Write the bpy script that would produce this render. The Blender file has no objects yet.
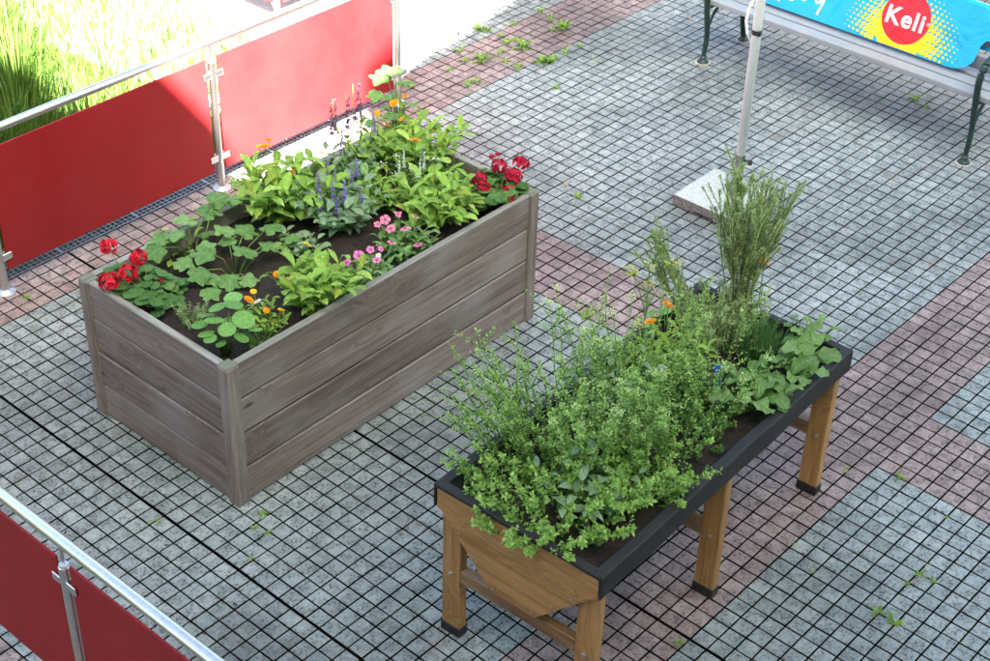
import bpy, bmesh, math, random
from mathutils import Vector, Matrix, Euler, noise
R = math.radians
random.seed(7)
scene = bpy.context.scene
COL = scene.collection

# ------------------------------------------------------------------ camera
cam_d = bpy.data.cameras.new('camera')
cam = bpy.data.objects.new('camera', cam_d)
COL.objects.link(cam)
CAM = Vector((-5.3233, -2.2552, 4.6677))
cam.location = CAM
cam.rotation_euler = (R(54.1823), R(-1.4258), R(-48.4185))
cam_d.sensor_width = 36.0
cam_d.lens = 1589.68 / 990 * 36
cam_d.clip_end = 2000
scene.camera = cam

# ------------------------------------------------------------------ sky, sun, exposure
SUN_EL = R(45)
SN = Vector((0.5, 0.8660254, 0))               # horizontal travel of the sunlight
world = bpy.data.worlds.new('World')
scene.world = world
world.use_nodes = True
wn = world.node_tree
sky = wn.nodes.new('ShaderNodeTexSky')
sky.sky_type = 'NISHITA'
sky.sun_disc = False
sky.sun_elevation = SUN_EL
sky.sun_rotation = math.atan2(-SN.x, -SN.y)
sky.air_density = 0.4
sky.dust_density = 4.0
sky.ozone_density = 0.3
tint = wn.nodes.new('ShaderNodeMix'); tint.data_type = 'RGBA'; tint.blend_type = 'MULTIPLY'
tint.inputs[0].default_value = 1.0
tint.inputs[7].default_value = (0.99, 1.03, 0.94, 1)        # camera white balance
wn.links.new(sky.outputs[0], tint.inputs[6])
wn.links.new(tint.outputs[2], wn.nodes['Background'].inputs[0])
wn.nodes['Background'].inputs[1].default_value = 0.05
sd = bpy.data.lights.new('sun', 'SUN')
sd.energy = 5.0
sd.angle = R(0.5)
sd.color = (1.0, 0.95, 0.87)
sun = bpy.data.objects.new('sun', sd)
COL.objects.link(sun)
sun.rotation_euler = Vector((SN.x, SN.y, -math.tan(SUN_EL))).to_track_quat('-Z', 'Y').to_euler()
scene.view_settings.view_transform = 'Standard'
scene.view_settings.look = 'None'
scene.view_settings.gamma = 1.0
scene.view_settings.exposure = 4.6

# ------------------------------------------------------------------ materials
def new_mat(name):
    m = bpy.data.materials.new(name)
    m.use_nodes = True
    nt = m.node_tree
    return m, nt, nt.nodes['Principled BSDF']

def N(nt, kind, **kw):
    n = nt.nodes.new('ShaderNode' + kind)
    for k, v in kw.items():
        if k.startswith('i_'):
            n.inputs[k[2:].replace('_', ' ')].default_value = v
        else:
            setattr(n, k, v)
    return n

def ramp(nt, stops, src=None):
    n = nt.nodes.new('ShaderNodeValToRGB')
    e = n.color_ramp.elements
    while len(e) < len(stops):
        e.new(0.5)
    for el, (p, c) in zip(e, stops):
        el.position = p
        el.color = (c[0], c[1], c[2], 1) if not isinstance(c, (int, float)) else (c, c, c, 1)
    if src is not None:
        nt.links.new(src, n.inputs[0])
    return n

def mixc(nt, fac, a, b, mode='MIX'):
    n = nt.nodes.new('ShaderNodeMix')
    n.data_type = 'RGBA'
    n.blend_type = mode
    for sock, v in ((n.inputs[0], fac), (n.inputs[6], a), (n.inputs[7], b)):
        if hasattr(v, 'is_output'):
            nt.links.new(v, sock)
        else:
            sock.default_value = v if isinstance(v, (int, float)) else (v[0], v[1], v[2], 1)
    return n.outputs[2]

def bump(nt, bsdf, h, strength=0.3, dist=0.01):
    b = nt.nodes.new('ShaderNodeBump')
    b.inputs['Strength'].default_value = strength
    b.inputs['Distance'].default_value = dist
    nt.links.new(h, b.inputs['Height'])
    nt.links.new(b.outputs[0], bsdf.inputs['Normal'])

def simple(name, col, rough=0.5, metal=0.0, var=0.15, scale=20, bmp=0.0):
    m, nt, b = new_mat(name)
    tc = N(nt, 'TexCoord')
    nz = N(nt, 'TexNoise', i_Scale=scale, i_Detail=5.0)
    nt.links.new(tc.outputs['Object'], nz.inputs['Vector'])
    lo = [c * (1 - var) for c in col]
    hi = [min(1, c * (1 + var)) for c in col]
    rp = ramp(nt, [(0.3, lo), (0.7, hi)], nz.outputs[0])
    nt.links.new(rp.outputs[0], b.inputs['Base Color'])
    b.inputs['Roughness'].default_value = rough
    b.inputs['Metallic'].default_value = metal
    if bmp:
        bump(nt, b, nz.outputs[0], bmp, 0.005)
    return m

PITCH = 0.08
def paver_mat(name, cols, speck=(0.03, 0.032, 0.03)):
    m, nt, b = new_mat(name)
    L = nt.links
    geo = N(nt, 'NewGeometry')
    sc = N(nt, 'VectorMath', operation='SCALE'); sc.inputs['Scale'].default_value = 1 / PITCH
    L.new(geo.outputs['Position'], sc.inputs[0])
    fl = N(nt, 'VectorMath', operation='FLOOR'); L.new(sc.outputs[0], fl.inputs[0])
    wn_ = N(nt, 'TexWhiteNoise', noise_dimensions='2D'); L.new(fl.outputs[0], wn_.inputs['Vector'])
    base = ramp(nt, [(0.0, cols[0]), (0.55, cols[1]), (1.0, cols[2])], wn_.outputs[0])
    big = N(nt, 'TexNoise', i_Scale=0.9, i_Detail=5.0, i_Roughness=0.6); L.new(geo.outputs['Position'], big.inputs['Vector'])
    bigr = ramp(nt, [(0.34, (0.55, 0.55, 0.55)), (0.56, (1.08, 1.08, 1.08))], big.outputs[0])
    c1 = mixc(nt, 1.0, base.outputs[0], bigr.outputs[0], 'MULTIPLY')
    mid = N(nt, 'TexNoise', i_Scale=17.0, i_Detail=4.0, i_Roughness=0.65); L.new(geo.outputs['Position'], mid.inputs['Vector'])
    midr = ramp(nt, [(0.36, (0.52, 0.52, 0.52)), (0.58, (1.06, 1.06, 1.06))], mid.outputs[0])
    c1 = mixc(nt, 0.7, c1, midr.outputs[0], 'MULTIPLY')
    fine = N(nt, 'TexNoise', i_Scale=75.0, i_Detail=3.0, i_Roughness=0.75); L.new(geo.outputs['Position'], fine.inputs['Vector'])
    fr = ramp(nt, [(0.38, 1.0), (0.50, 0.0)], fine.outputs[0])
    dens = ramp(nt, [(0.42, 1.0), (0.62, 0.3)], mid.outputs[0])
    mul = N(nt, 'Math', operation='MULTIPLY'); L.new(fr.outputs[0], mul.inputs[0]); L.new(dens.outputs[0], mul.inputs[1])
    c2 = mixc(nt, mul.outputs[0], c1, speck)
    # rusty / leaf-brown stains here and there
    st = N(nt, 'TexNoise', i_Scale=5.0, i_Detail=3.0); L.new(geo.outputs['Position'], st.inputs['Vector'])
    sr = ramp(nt, [(0.66, 0.0), (0.76, 0.5)], st.outputs[0])
    c3 = mixc(nt, sr.outputs[0], c2, (0.20, 0.12, 0.08))
    # browner tone from under the bench backwards
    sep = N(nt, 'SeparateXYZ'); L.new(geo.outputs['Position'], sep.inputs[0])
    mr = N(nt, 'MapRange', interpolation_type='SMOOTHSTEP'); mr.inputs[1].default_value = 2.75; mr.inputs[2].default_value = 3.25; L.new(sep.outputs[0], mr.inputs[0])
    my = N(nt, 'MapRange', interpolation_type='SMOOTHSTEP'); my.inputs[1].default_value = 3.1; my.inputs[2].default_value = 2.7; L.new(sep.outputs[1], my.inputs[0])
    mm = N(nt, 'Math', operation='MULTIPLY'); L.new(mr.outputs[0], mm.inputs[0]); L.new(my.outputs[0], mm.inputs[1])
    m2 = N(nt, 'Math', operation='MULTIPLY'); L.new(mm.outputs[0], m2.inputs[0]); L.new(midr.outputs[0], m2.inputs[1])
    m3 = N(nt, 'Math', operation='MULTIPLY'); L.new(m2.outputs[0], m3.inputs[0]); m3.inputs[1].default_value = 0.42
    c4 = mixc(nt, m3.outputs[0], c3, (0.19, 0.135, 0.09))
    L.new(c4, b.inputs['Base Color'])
    b.inputs['Roughness'].default_value = 0.62
    b.inputs['Specular IOR Level'].default_value = 0.45
    add = N(nt, 'Math', operation='ADD'); L.new(fine.outputs[0], add.inputs[0]); L.new(mid.outputs[0], add.inputs[1])
    bump(nt, b, add.outputs[0], 0.35, 0.004)
    return m

def wood_mat(name, dark, mid, light, rough=0.7, zs=14.0, knot=(0.04, 0.025, 0.018), wear=None):
    """grain runs along each board's own X axis"""
    m, nt, b = new_mat(name)
    L = nt.links
    tc = N(nt, 'TexCoord'); oi = N(nt, 'ObjectInfo')
    off = N(nt, 'VectorMath', operation='SCALE'); off.inputs[0].default_value = (37.0, 17.0, 9.0); L.new(oi.outputs['Random'], off.inputs['Scale'])
    ad = N(nt, 'VectorMath', operation='ADD'); L.new(tc.outputs['Object'], ad.inputs[0]); L.new(off.outputs[0], ad.inputs[1])
    # knots
    mpk = N(nt, 'Mapping'); mpk.inputs['Scale'].default_value = (2.1, 0.0, 5.5); L.new(ad.outputs[0], mpk.inputs[0])
    vor = N(nt, 'TexVoronoi', i_Scale=1.0); L.new(mpk.outputs[0], vor.inputs['Vector'])
    kr = ramp(nt, [(0.035, 0.9), (0.085, 0.0)], vor.outputs['Distance'])
    kw = ramp(nt, [(0.0, 1.0), (0.35, 0.0)], vor.outputs['Distance'])
    mp = N(nt, 'Mapping'); mp.inputs['Scale'].default_value = (0.55, zs, zs); L.new(ad.outputs[0], mp.inputs[0])
    warp = N(nt, 'VectorMath', operation='SCALE'); warp.inputs[0].default_value = (0.0, 1.6, 1.6); L.new(kw.outputs[0], warp.inputs['Scale'])
    ad2 = N(nt, 'VectorMath', operation='ADD'); L.new(mp.outputs[0], ad2.inputs[0]); L.new(warp.outputs[0], ad2.inputs[1])
    gr = N(nt, 'TexNoise', i_Scale=2.6, i_Detail=9.0, i_Roughness=0.7, i_Distortion=0.3); L.new(ad2.outputs[0], gr.inputs['Vector'])
    fn = N(nt, 'TexNoise', i_Scale=9.0, i_Detail=4.0, i_Roughness=0.7); L.new(ad2.outputs[0], fn.inputs['Vector'])
    rp = ramp(nt, [(0.28, dark), (0.5, mid), (0.72, light)], gr.outputs[0])
    fr = ramp(nt, [(0.36, (0.62, 0.6, 0.58)), (0.5, (0.97, 0.97, 0.97)), (0.7, (1.15, 1.15, 1.15))], fn.outputs[0])
    c = mixc(nt, 0.8, rp.outputs[0], fr.outputs[0], 'MULTIPLY')
    vr = ramp(nt, [(0.0, (0.78, 0.76, 0.74)), (1.0, (1.12, 1.12, 1.12))], oi.outputs['Random'])
    c = mixc(nt, 1.0, c, vr.outputs[0], 'MULTIPLY')
    if wear:
        wz = N(nt, 'TexNoise', i_Scale=2.3, i_Detail=4.0); L.new(ad.outputs[0], wz.inputs['Vector'])
        wr = ramp(nt, [(0.48, 0.0), (0.7, 0.5)], wz.outputs[0])
        c = mixc(nt, wr.outputs[0], c, wear)
    c = mixc(nt, kr.outputs[0], c, knot)
    L.new(c, b.inputs['Base Color'])
    b.inputs['Roughness'].default_value = rough
    bump(nt, b, gr.outputs[0], 0.35, 0.004)
    return m

def leaf_mat(name, cols, trans=0.3, island=False, rough=0.58, vein=True):
    m, nt, b = new_mat(name)
    L = nt.links
    if island:
        g = N(nt, 'NewGeometry'); rnd = g.outputs['Random Per Island']
    else:
        o = N(nt, 'ObjectInfo'); rnd = o.outputs['Random']
    rp = ramp(nt, [(i / (len(cols) - 1), c) for i, c in enumerate(cols)], rnd)
    tc = N(nt, 'TexCoord')
    nz = N(nt, 'TexNoise', i_Scale=6.0 if not island else 40.0, i_Detail=3.0); L.new(tc.outputs['Object'], nz.inputs['Vector'])
    nr = ramp(nt, [(0.3, (0.7, 0.72, 0.7)), (0.7, (1.2, 1.18, 1.15))], nz.outputs[0])
    c = mixc(nt, 1.0, rp.outputs[0], nr.outputs[0], 'MULTIPLY')
    if not island:
        sx = N(nt, 'SeparateXYZ'); L.new(tc.outputs['Object'], sx.inputs[0])
        ab = N(nt, 'Math', operation='ABSOLUTE'); L.new(sx.outputs[0], ab.inputs[0])
        mid_ = ramp(nt, [(0.008, 1.0), (0.022, 0.0)], ab.outputs[0])
        ph = N(nt, 'Math', operation='MULTIPLY_ADD'); L.new(ab.outputs[0], ph.inputs[0]); ph.inputs[1].default_value = -1.1; L.new(sx.outputs[1], ph.inputs[2])
        si = N(nt, 'Math', operation='MULTIPLY'); L.new(ph.outputs[0], si.inputs[0]); si.inputs[1].default_value = 52.0
        sn = N(nt, 'Math', operation='SINE'); L.new(si.outputs[0], sn.inputs[0])
        vs_ = ramp(nt, [(0.80, 0.0), (1.0, 0.35)], sn.outputs[0])
        vm = N(nt, 'Math', operation='MAXIMUM'); L.new(mid_.outputs[0], vm.inputs[0]); L.new(vs_.outputs[0], vm.inputs[1])
        vf = N(nt, 'Math', operation='MULTIPLY'); L.new(vm.outputs[0], vf.inputs[0]); vf.inputs[1].default_value = 0.26
        c = mixc(nt, vf.outputs[0], c, tuple(min(.6, q * 1.9) for q in cols[-1]))
        bump(nt, b, sn.outputs[0], 0.25, 0.02)
    L.new(c, b.inputs['Base Color'])
    b.inputs['Roughness'].default_value = rough
    b.inputs['Specular IOR Level'].default_value = 0.3
    tr = N(nt, 'BsdfTranslucent')
    c2 = mixc(nt, 1.0, c, (1.05, 1.35, 0.5), 'MULTIPLY')
    L.new(c2, tr.inputs[0])
    mx = N(nt, 'MixShader'); mx.inputs[0].default_value = trans
    L.new(b.outputs[0], mx.inputs[1]); L.new(tr.outputs[0], mx.inputs[2])
    L.new(mx.outputs[0], nt.nodes['Material Output'].inputs[0])
    return m

M = {}
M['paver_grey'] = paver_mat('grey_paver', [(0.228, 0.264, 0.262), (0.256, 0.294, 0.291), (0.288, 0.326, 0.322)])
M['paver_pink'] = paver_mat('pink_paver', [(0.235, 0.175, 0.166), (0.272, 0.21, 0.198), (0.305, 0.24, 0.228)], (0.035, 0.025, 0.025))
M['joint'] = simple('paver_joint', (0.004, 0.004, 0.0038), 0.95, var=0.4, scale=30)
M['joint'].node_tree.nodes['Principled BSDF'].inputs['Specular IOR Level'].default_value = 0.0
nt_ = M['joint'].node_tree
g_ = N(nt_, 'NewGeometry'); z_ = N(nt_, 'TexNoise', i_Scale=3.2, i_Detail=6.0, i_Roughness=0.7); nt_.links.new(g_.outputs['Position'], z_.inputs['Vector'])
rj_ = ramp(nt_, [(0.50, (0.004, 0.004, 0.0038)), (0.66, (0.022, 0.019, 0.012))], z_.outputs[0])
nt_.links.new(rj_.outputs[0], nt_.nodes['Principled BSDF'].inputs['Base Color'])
M['oldwood'] = wood_mat('weathered_wood', (0.085, 0.062, 0.052), (0.185, 0.150, 0.132), (0.285, 0.248, 0.226), 0.75, wear=(0.275, 0.26, 0.255))
M['oldtop'] = wood_mat('bleached_wood_edge', (0.15, 0.15, 0.13), (0.25, 0.25, 0.22), (0.36, 0.36, 0.33), 0.8)
M['mosstop'] = wood_mat('mossy_post_top', (0.08, 0.09, 0.06), (0.14, 0.155, 0.11), (0.21, 0.22, 0.17), 0.85)
M['oak'] = wood_mat('oiled_wood', (0.23, 0.115, 0.035), (0.375, 0.205, 0.07), (0.47, 0.275, 0.105), 0.45, 10.0, (0.05, 0.02, 0.008))
M['oakworn'] = wood_mat('worn_wood', (0.10, 0.05, 0.02), (0.20, 0.11, 0.045), (0.34, 0.23, 0.13), 0.5, 10.0, (0.05, 0.02, 0.008), wear=(0.33, 0.24, 0.15))
M['liner'] = simple('black_liner', (0.009, 0.009, 0.009), 0.7, var=0.4, scale=9, bmp=0.3)
M['rubber'] = simple('black_plastic', (0.014, 0.014, 0.015), 0.5)
M['bolt'] = simple('zinc_bolt', (0.5, 0.5, 0.5), 0.35, 0.9)
M['steel'] = simple('brushed_steel', (0.68, 0.67, 0.64), 0.34, 1.0, var=0.08, scale=60)
M['galv'] = simple('galvanised_steel', (0.5, 0.5, 0.5), 0.45, 0.8, var=0.2, scale=40)
M['red'] = simple('red_laminate', (0.225, 0.0115, 0.0135), 0.5, var=0.07, scale=3)
M['red'].node_tree.nodes['Principled BSDF'].inputs['Specular IOR Level'].default_value = 0.16
M['white_paint'] = simple('white_pole_paint', (0.84, 0.87, 0.86), 0.35, var=0.03)
M['granite'] = simple('granite', (0.38, 0.41, 0.39), 0.6, var=0.5, scale=160, bmp=0.15)
M['granite_side'] = simple('granite_rough_side', (0.17, 0.16, 0.155), 0.8, var=0.7, scale=120, bmp=0.3)
M['iron'] = simple('green_cast_iron', (0.012, 0.035, 0.03), 0.4, 0.1, var=0.4, scale=30, bmp=0.1)
M['wornring'] = simple('bare_metal_ring', (0.42, 0.38, 0.31), 0.6, 0.0, var=0.3)
M['slat'] = simple('grey_painted_slat', (0.27, 0.285, 0.31), 0.45, var=0.06, scale=6)
M['cyan'] = simple('cyan_print', (0.0, 0.36, 0.68), 0.38, var=0.04, scale=3)
M['yellow'] = simple('yellow_print', (0.86, 0.62, 0.0), 0.38, var=0.02)
M['redprint'] = simple('red_print', (0.70, 0.004, 0.015), 0.38, var=0.02)
M['whiteprint'] = simple('white_print', (0.82, 0.84, 0.86), 0.38, var=0.01)
M['concrete'] = simple('pale_concrete', (0.52, 0.50, 0.46), 0.85, var=0.12, scale=25, bmp=0.2)
M['gravel'] = simple('grey_gravel', (0.13, 0.12, 0.105), 0.9, var=0.6, scale=50, bmp=0.5)
M['earth'] = simple('dry_meadow_soil', (0.085, 0.115, 0.03), 0.95, var=0.35, scale=5, bmp=0.3)
M['plaster'] = simple('cream_plaster', (0.62, 0.59, 0.52), 0.9, var=0.06, scale=3)
M['glass'] = simple('dark_window_glass', (0.03, 0.04, 0.045), 0.08, var=0.1)
M['frame'] = simple('white_window_frame', (0.7, 0.7, 0.69), 0.45, var=0.03)

def soil_mat():
    m, nt, b = new_mat('dark_soil')
    L = nt.links
    tc = N(nt, 'TexCoord')
    n1 = N(nt, 'TexNoise', i_Scale=70.0, i_Detail=8.0, i_Roughness=0.75); L.new(tc.outputs['Object'], n1.inputs['Vector'])
    n2 = N(nt, 'TexNoise', i_Scale=6.0, i_Detail=3.0); L.new(tc.outputs['Object'], n2.inputs['Vector'])
    r1 = ramp(nt, [(0.35, (0.010, 0.007, 0.005)), (0.6, (0.035, 0.024, 0.018)), (0.72, (0.07, 0.05, 0.036)), (0.78, (0.16, 0.13, 0.10))], n1.outputs[0])
    r2 = ramp(nt, [(0.35, (0.75, 0.7, 0.68)), (0.7, (1.25, 1.1, 1.0))], n2.outputs[0])
    L.new(mixc(nt, 1.0, r1.outputs[0], r2.outputs[0], 'MULTIPLY'), b.inputs['Base Color'])
    b.inputs['Roughness'].default_value = 0.95
    bump(nt, b, n1.outputs[0], 0.9, 0.012)
    return m
M['soil'] = soil_mat()

G = {}
G['calendula'] = leaf_mat('calendula_leaf', [(0.24, 0.31, 0.035), (0.15, 0.28, 0.035), (0.20, 0.36, 0.05), (0.25, 0.43, 0.07), (0.33, 0.49, 0.10)])
G['nasturtium'] = leaf_mat('nasturtium_leaf', [(0.12, 0.29, 0.06), (0.17, 0.37, 0.09), (0.21, 0.42, 0.11)])
G['squash'] = leaf_mat('squash_leaf', [(0.10, 0.22, 0.06), (0.145, 0.285, 0.08), (0.20, 0.35, 0.115)])
G['geranium'] = leaf_mat('geranium_leaf', [(0.046, 0.122, 0.028), (0.072, 0.171, 0.039), (0.111, 0.220, 0.050)], 0.25)
G['sage'] = leaf_mat('sage_leaf', [(0.15, 0.25, 0.13), (0.20, 0.31, 0.175), (0.27, 0.38, 0.235)])
G['radish'] = leaf_mat('radish_leaf', [(0.105, 0.212, 0.061), (0.158, 0.280, 0.085), (0.224, 0.355, 0.121)])
G['oregano'] = leaf_mat('oregano_leaf', [(0.17, 0.31, 0.07), (0.28, 0.45, 0.11), (0.41, 0.57, 0.19)], 0.42, True)
G['mint'] = leaf_mat('marjoram_leaf', [(0.17, 0.30, 0.085), (0.27, 0.42, 0.13), (0.40, 0.54, 0.21)], 0.42, True)
G['budpale'] = leaf_mat('pale_flower_tip', [(0.38, 0.48, 0.2), (0.47, 0.56, 0.26), (0.54, 0.62, 0.33)], 0.25, True)
G['dark'] = leaf_mat('herb_leaf', [(0.08, 0.19, 0.035), (0.12, 0.25, 0.05), (0.16, 0.30, 0.075)], 0.28, True)
G['rosemary'] = leaf_mat('rosemary_needle', [(0.19, 0.28, 0.12), (0.29, 0.38, 0.16), (0.41, 0.50, 0.22)], 0.25, True)
G['chive'] = leaf_mat('chive_blade', [(0.06, 0.17, 0.05), (0.09, 0.22, 0.07), (0.12, 0.26, 0.085)], 0.2, True)
G['weed'] = leaf_mat('weed_leaf', [(0.102, 0.216, 0.024), (0.160, 0.311, 0.036), (0.246, 0.378, 0.060)], 0.3, True)
G['grass'] = leaf_mat('meadow_grass', [(0.035, 0.085, 0.012), (0.06, 0.12, 0.018), (0.12, 0.17, 0.03)], 0.35, True)
G['stem'] = leaf_mat('green_stem', [(0.091, 0.171, 0.033), (0.156, 0.232, 0.055)], 0.1, True)
G['woody'] = leaf_mat('woody_stem', [(0.10, 0.065, 0.035), (0.17, 0.12, 0.07)], 0.0, True)
def petal(name, cols):
    G[name] = leaf_mat(name, cols, 0.2, True, 0.6)
petal('red_petal', [(0.38, 0.004, 0.012), (0.60, 0.008, 0.03), (0.72, 0.02, 0.06)])
petal('dark_red_petal', [(0.26, 0.003, 0.02), (0.42, 0.006, 0.035), (0.52, 0.012, 0.06)])
petal('orange_petal', [(0.80, 0.26, 0.0), (0.88, 0.36, 0.004)])
petal('yellow_petal', [(0.80, 0.52, 0.01), (0.88, 0.60, 0.02)])
petal('pink_petal', [(0.62, 0.12, 0.34), (0.75, 0.22, 0.46)])
petal('rose_petal', [(0.70, 0.13, 0.26), (0.82, 0.25, 0.38)])
petal('violet_petal', [(0.19, 0.12, 0.50), (0.32, 0.24, 0.62)])
petal('maroon_petal', [(0.15, 0.06, 0.16), (0.25, 0.13, 0.28)])
petal('white_petal', [(0.66, 0.68, 0.66), (0.80, 0.80, 0.80)])
petal('lilac_petal', [(0.36, 0.26, 0.45), (0.5, 0.40, 0.58)])
petal('umbel_yellow', [(0.42, 0.42, 0.05), (0.60, 0.56, 0.10)])

# creases in the printed cloth, dust and rain marks on the laminate
for k_ in ('cyan', 'yellow', 'redprint', 'whiteprint'):
    nt_ = M[k_].node_tree
    g_ = N(nt_, 'NewGeometry'); z_ = N(nt_, 'TexNoise', i_Scale=4.5, i_Detail=4.0, i_Distortion=1.2)
    nt_.links.new(g_.outputs['Position'], z_.inputs['Vector'])
    bump(nt_, nt_.nodes['Principled BSDF'], z_.outputs[0], 0.55, 0.05)
nt_ = M['red'].node_tree
g_ = N(nt_, 'NewGeometry'); mp_ = N(nt_, 'Mapping'); mp_.inputs['Scale'].default_value = (1.6, 1.6, 1.2)
nt_.links.new(g_.outputs['Position'], mp_.inputs[0])
z_ = N(nt_, 'TexNoise', i_Scale=1.0, i_Detail=6.0, i_Roughness=0.65); nt_.links.new(mp_.outputs[0], z_.inputs['Vector'])
b_ = nt_.nodes['Principled BSDF']
old_ = b_.inputs['Base Color'].links[0].from_socket
f_ = ramp(nt_, [(0.42, 0.0), (0.8, 0.05)], z_.outputs[0])
nt_.links.new(mixc(nt_, f_.outputs[0], old_, (0.30, 0.22, 0.20)), b_.inputs['Base Color'])
r_ = ramp(nt_, [(0.35, 0.40), (0.65, 0.52)], z_.outputs[0]); nt_.links.new(r_.outputs[0], b_.inputs['Roughness'])

# ------------------------------------------------------------------ mesh helpers
class MB:
    def __init__(s):
        s.v = []; s.f = []; s.m = []
    def add(s, vs, fs, mi=0):
        o = len(s.v)
        s.v.extend(vs)
        s.f.extend([tuple(i + o for i in f) for f in fs])
        s.m.extend([mi] * len(fs))
    def box(s, x0, x1, y0, y1, z0, z1, mi=0, c=0.0):
        if c <= 0:
            vs = [(x, y, z) for z in (z0, z1) for y in (y0, y1) for x in (x0, x1)]
            s.add(vs, [(0, 2, 3, 1), (4, 5, 7, 6), (0, 1, 5, 4), (2, 6, 7, 3), (0, 4, 6, 2), (1, 3, 7, 5)], mi)
        else:       # chamfered box
            bm = bmesh.new()
            bmesh.ops.create_cube(bm, size=1)
            for v in bm.verts:
                v.co = Vector(((x0 + x1) / 2 + v.co.x * (x1 - x0), (y0 + y1) / 2 + v.co.y * (y1 - y0), (z0 + z1) / 2 + v.co.z * (z1 - z0)))
            bmesh.ops.bevel(bm, geom=bm.edges[:], offset=c, segments=1, affect='EDGES')
            bm.verts.index_update()
            s.add([tuple(v.co) for v in bm.verts], [tuple(v.index for v in f.verts) for f in bm.faces], mi)
            bm.free()
    def tube(s, pts, rad, sides=8, mi=0, caps=True):
        pts = [Vector(p) for p in pts]
        n = len(pts)
        rads = rad if isinstance(rad, (list, tuple)) else [rad] * n
        rings = []
        for i, p in enumerate(pts):
            d = (pts[min(i + 1, n - 1)] - pts[max(i - 1, 0)])
            if d.length < 1e-9: d = Vector((0, 0, 1))
            d.normalize()
            ref = Vector((0, 0, 1)) if abs(d.z) < 0.9 else Vector((1, 0, 0))
            a = d.cross(ref).normalized(); b2 = d.cross(a)
            rings.append([tuple(p + (a * math.cos(2 * math.pi * k / sides) + b2 * math.sin(2 * math.pi * k / sides)) * rads[i]) for k in range(sides)])
        vs = [v for r in rings for v in r]
        fs = []
        for i in range(n - 1):
            for k in range(sides):
                k2 = (k + 1) % sides
                fs.append((i * sides + k, i * sides + k2, (i + 1) * sides + k2, (i + 1) * sides + k))
        if caps:
            fs.append(tuple(range(sides - 1, -1, -1)))
            fs.append(tuple(range((n - 1) * sides, n * sides)))
        s.add(vs, fs, mi)
    def leaf(s, pos, d, up, ln, w, mi=0, fold=0.18, droop=0.0):
        """small folded leaf, 4 triangles"""
        d = d.normalized()
        side = d.cross(up)
        if side.length < 1e-4: side = d.orthogonal()
        side.normalize()
        nrm = side.cross(d)
        mid = pos + d * ln * 0.5 + nrm * (droop * ln * 0.2)
        tip = pos + d * ln - nrm * (droop * ln * 0.5)
        l = mid + side * w * 0.5 + nrm * w * fold; r = mid - side * w * 0.5 + nrm * w * fold
        s.add([tuple(pos), tuple(l), tuple(mid), tuple(r), tuple(tip)], [(0, 2, 1), (0, 3, 2), (1, 2, 4), (2, 3, 4)], mi)
    def blade(s, pts, w, side, mi=0):
        vs = []; n = len(pts)
        for i, p in enumerate(pts):
            ww = w * (1 - (i / (n - 1)) ** 1.5) * 0.5
            vs += [tuple(p - side * ww), tuple(p + side * ww)]
        s.add(vs, [(2 * i, 2 * i + 1, 2 * i + 3, 2 * i + 2) for i in range(n - 1)], mi)
    def mesh(s, name, mats, smooth=False):
        me = bpy.data.meshes.new(name)
        me.from_pydata(s.v, [], s.f)
        for m in (mats if isinstance(mats, (list, tuple)) else [mats]):
            me.materials.append(m)
        if any(s.m):
            me.polygons.foreach_set('material_index', s.m)
        if smooth:
            me.polygons.foreach_set('use_smooth', [True] * len(me.polygons))
        me.update()
        return me

def obj(name, me, parent=None, loc=(0, 0, 0), rot=(0, 0, 0), scale=(1, 1, 1), label=None, kind=None):
    o = bpy.data.objects.new(name, me)
    COL.objects.link(o)
    o.location = loc
    o.rotation_euler = rot
    o.scale = scale
    if parent is not None: o.parent = parent
    if label: o['label'] = label
    if kind: o['kind'] = kind
    return o

def thing(name, label, cat, loc=(0, 0, 0), rotz=0.0, group=None, me=None):
    o = obj(name, me, None, loc, (0, 0, rotz))
    o['label'] = label; o['category'] = cat
    if group: o['group'] = group
    return o

def structure(name, me, loc=(0, 0, 0)):
    o = obj(name, me, None, loc)
    o['kind'] = 'structure'
    return o

def rnd(a, b): return random.uniform(a, b)
def sph(az, el): return Vector((math.cos(az) * math.cos(el), math.sin(az) * math.cos(el), math.sin(el)))

# ================================================================== SETTING
# ground sheet to the horizon
mb = MB(); mb.box(-300, 300, -300, 300, -0.6, -0.12)
structure('ground', mb.mesh('ground', M['earth']))

def bound(x):                                # far edge of the pavers as a function of X
    if x < 1.02: return 4.075
    return 4.24 + (x - 1.3) * 0.255
# dark bed in which the pavers lie (joints show it)
mb = MB()
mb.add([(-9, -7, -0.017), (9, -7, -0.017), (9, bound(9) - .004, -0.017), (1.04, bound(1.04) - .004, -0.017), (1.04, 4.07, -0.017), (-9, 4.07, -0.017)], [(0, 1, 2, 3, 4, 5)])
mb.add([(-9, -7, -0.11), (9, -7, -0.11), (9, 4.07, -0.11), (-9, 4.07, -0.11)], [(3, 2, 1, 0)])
paving = structure('paving', mb.mesh('paving', M['joint']))

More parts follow.
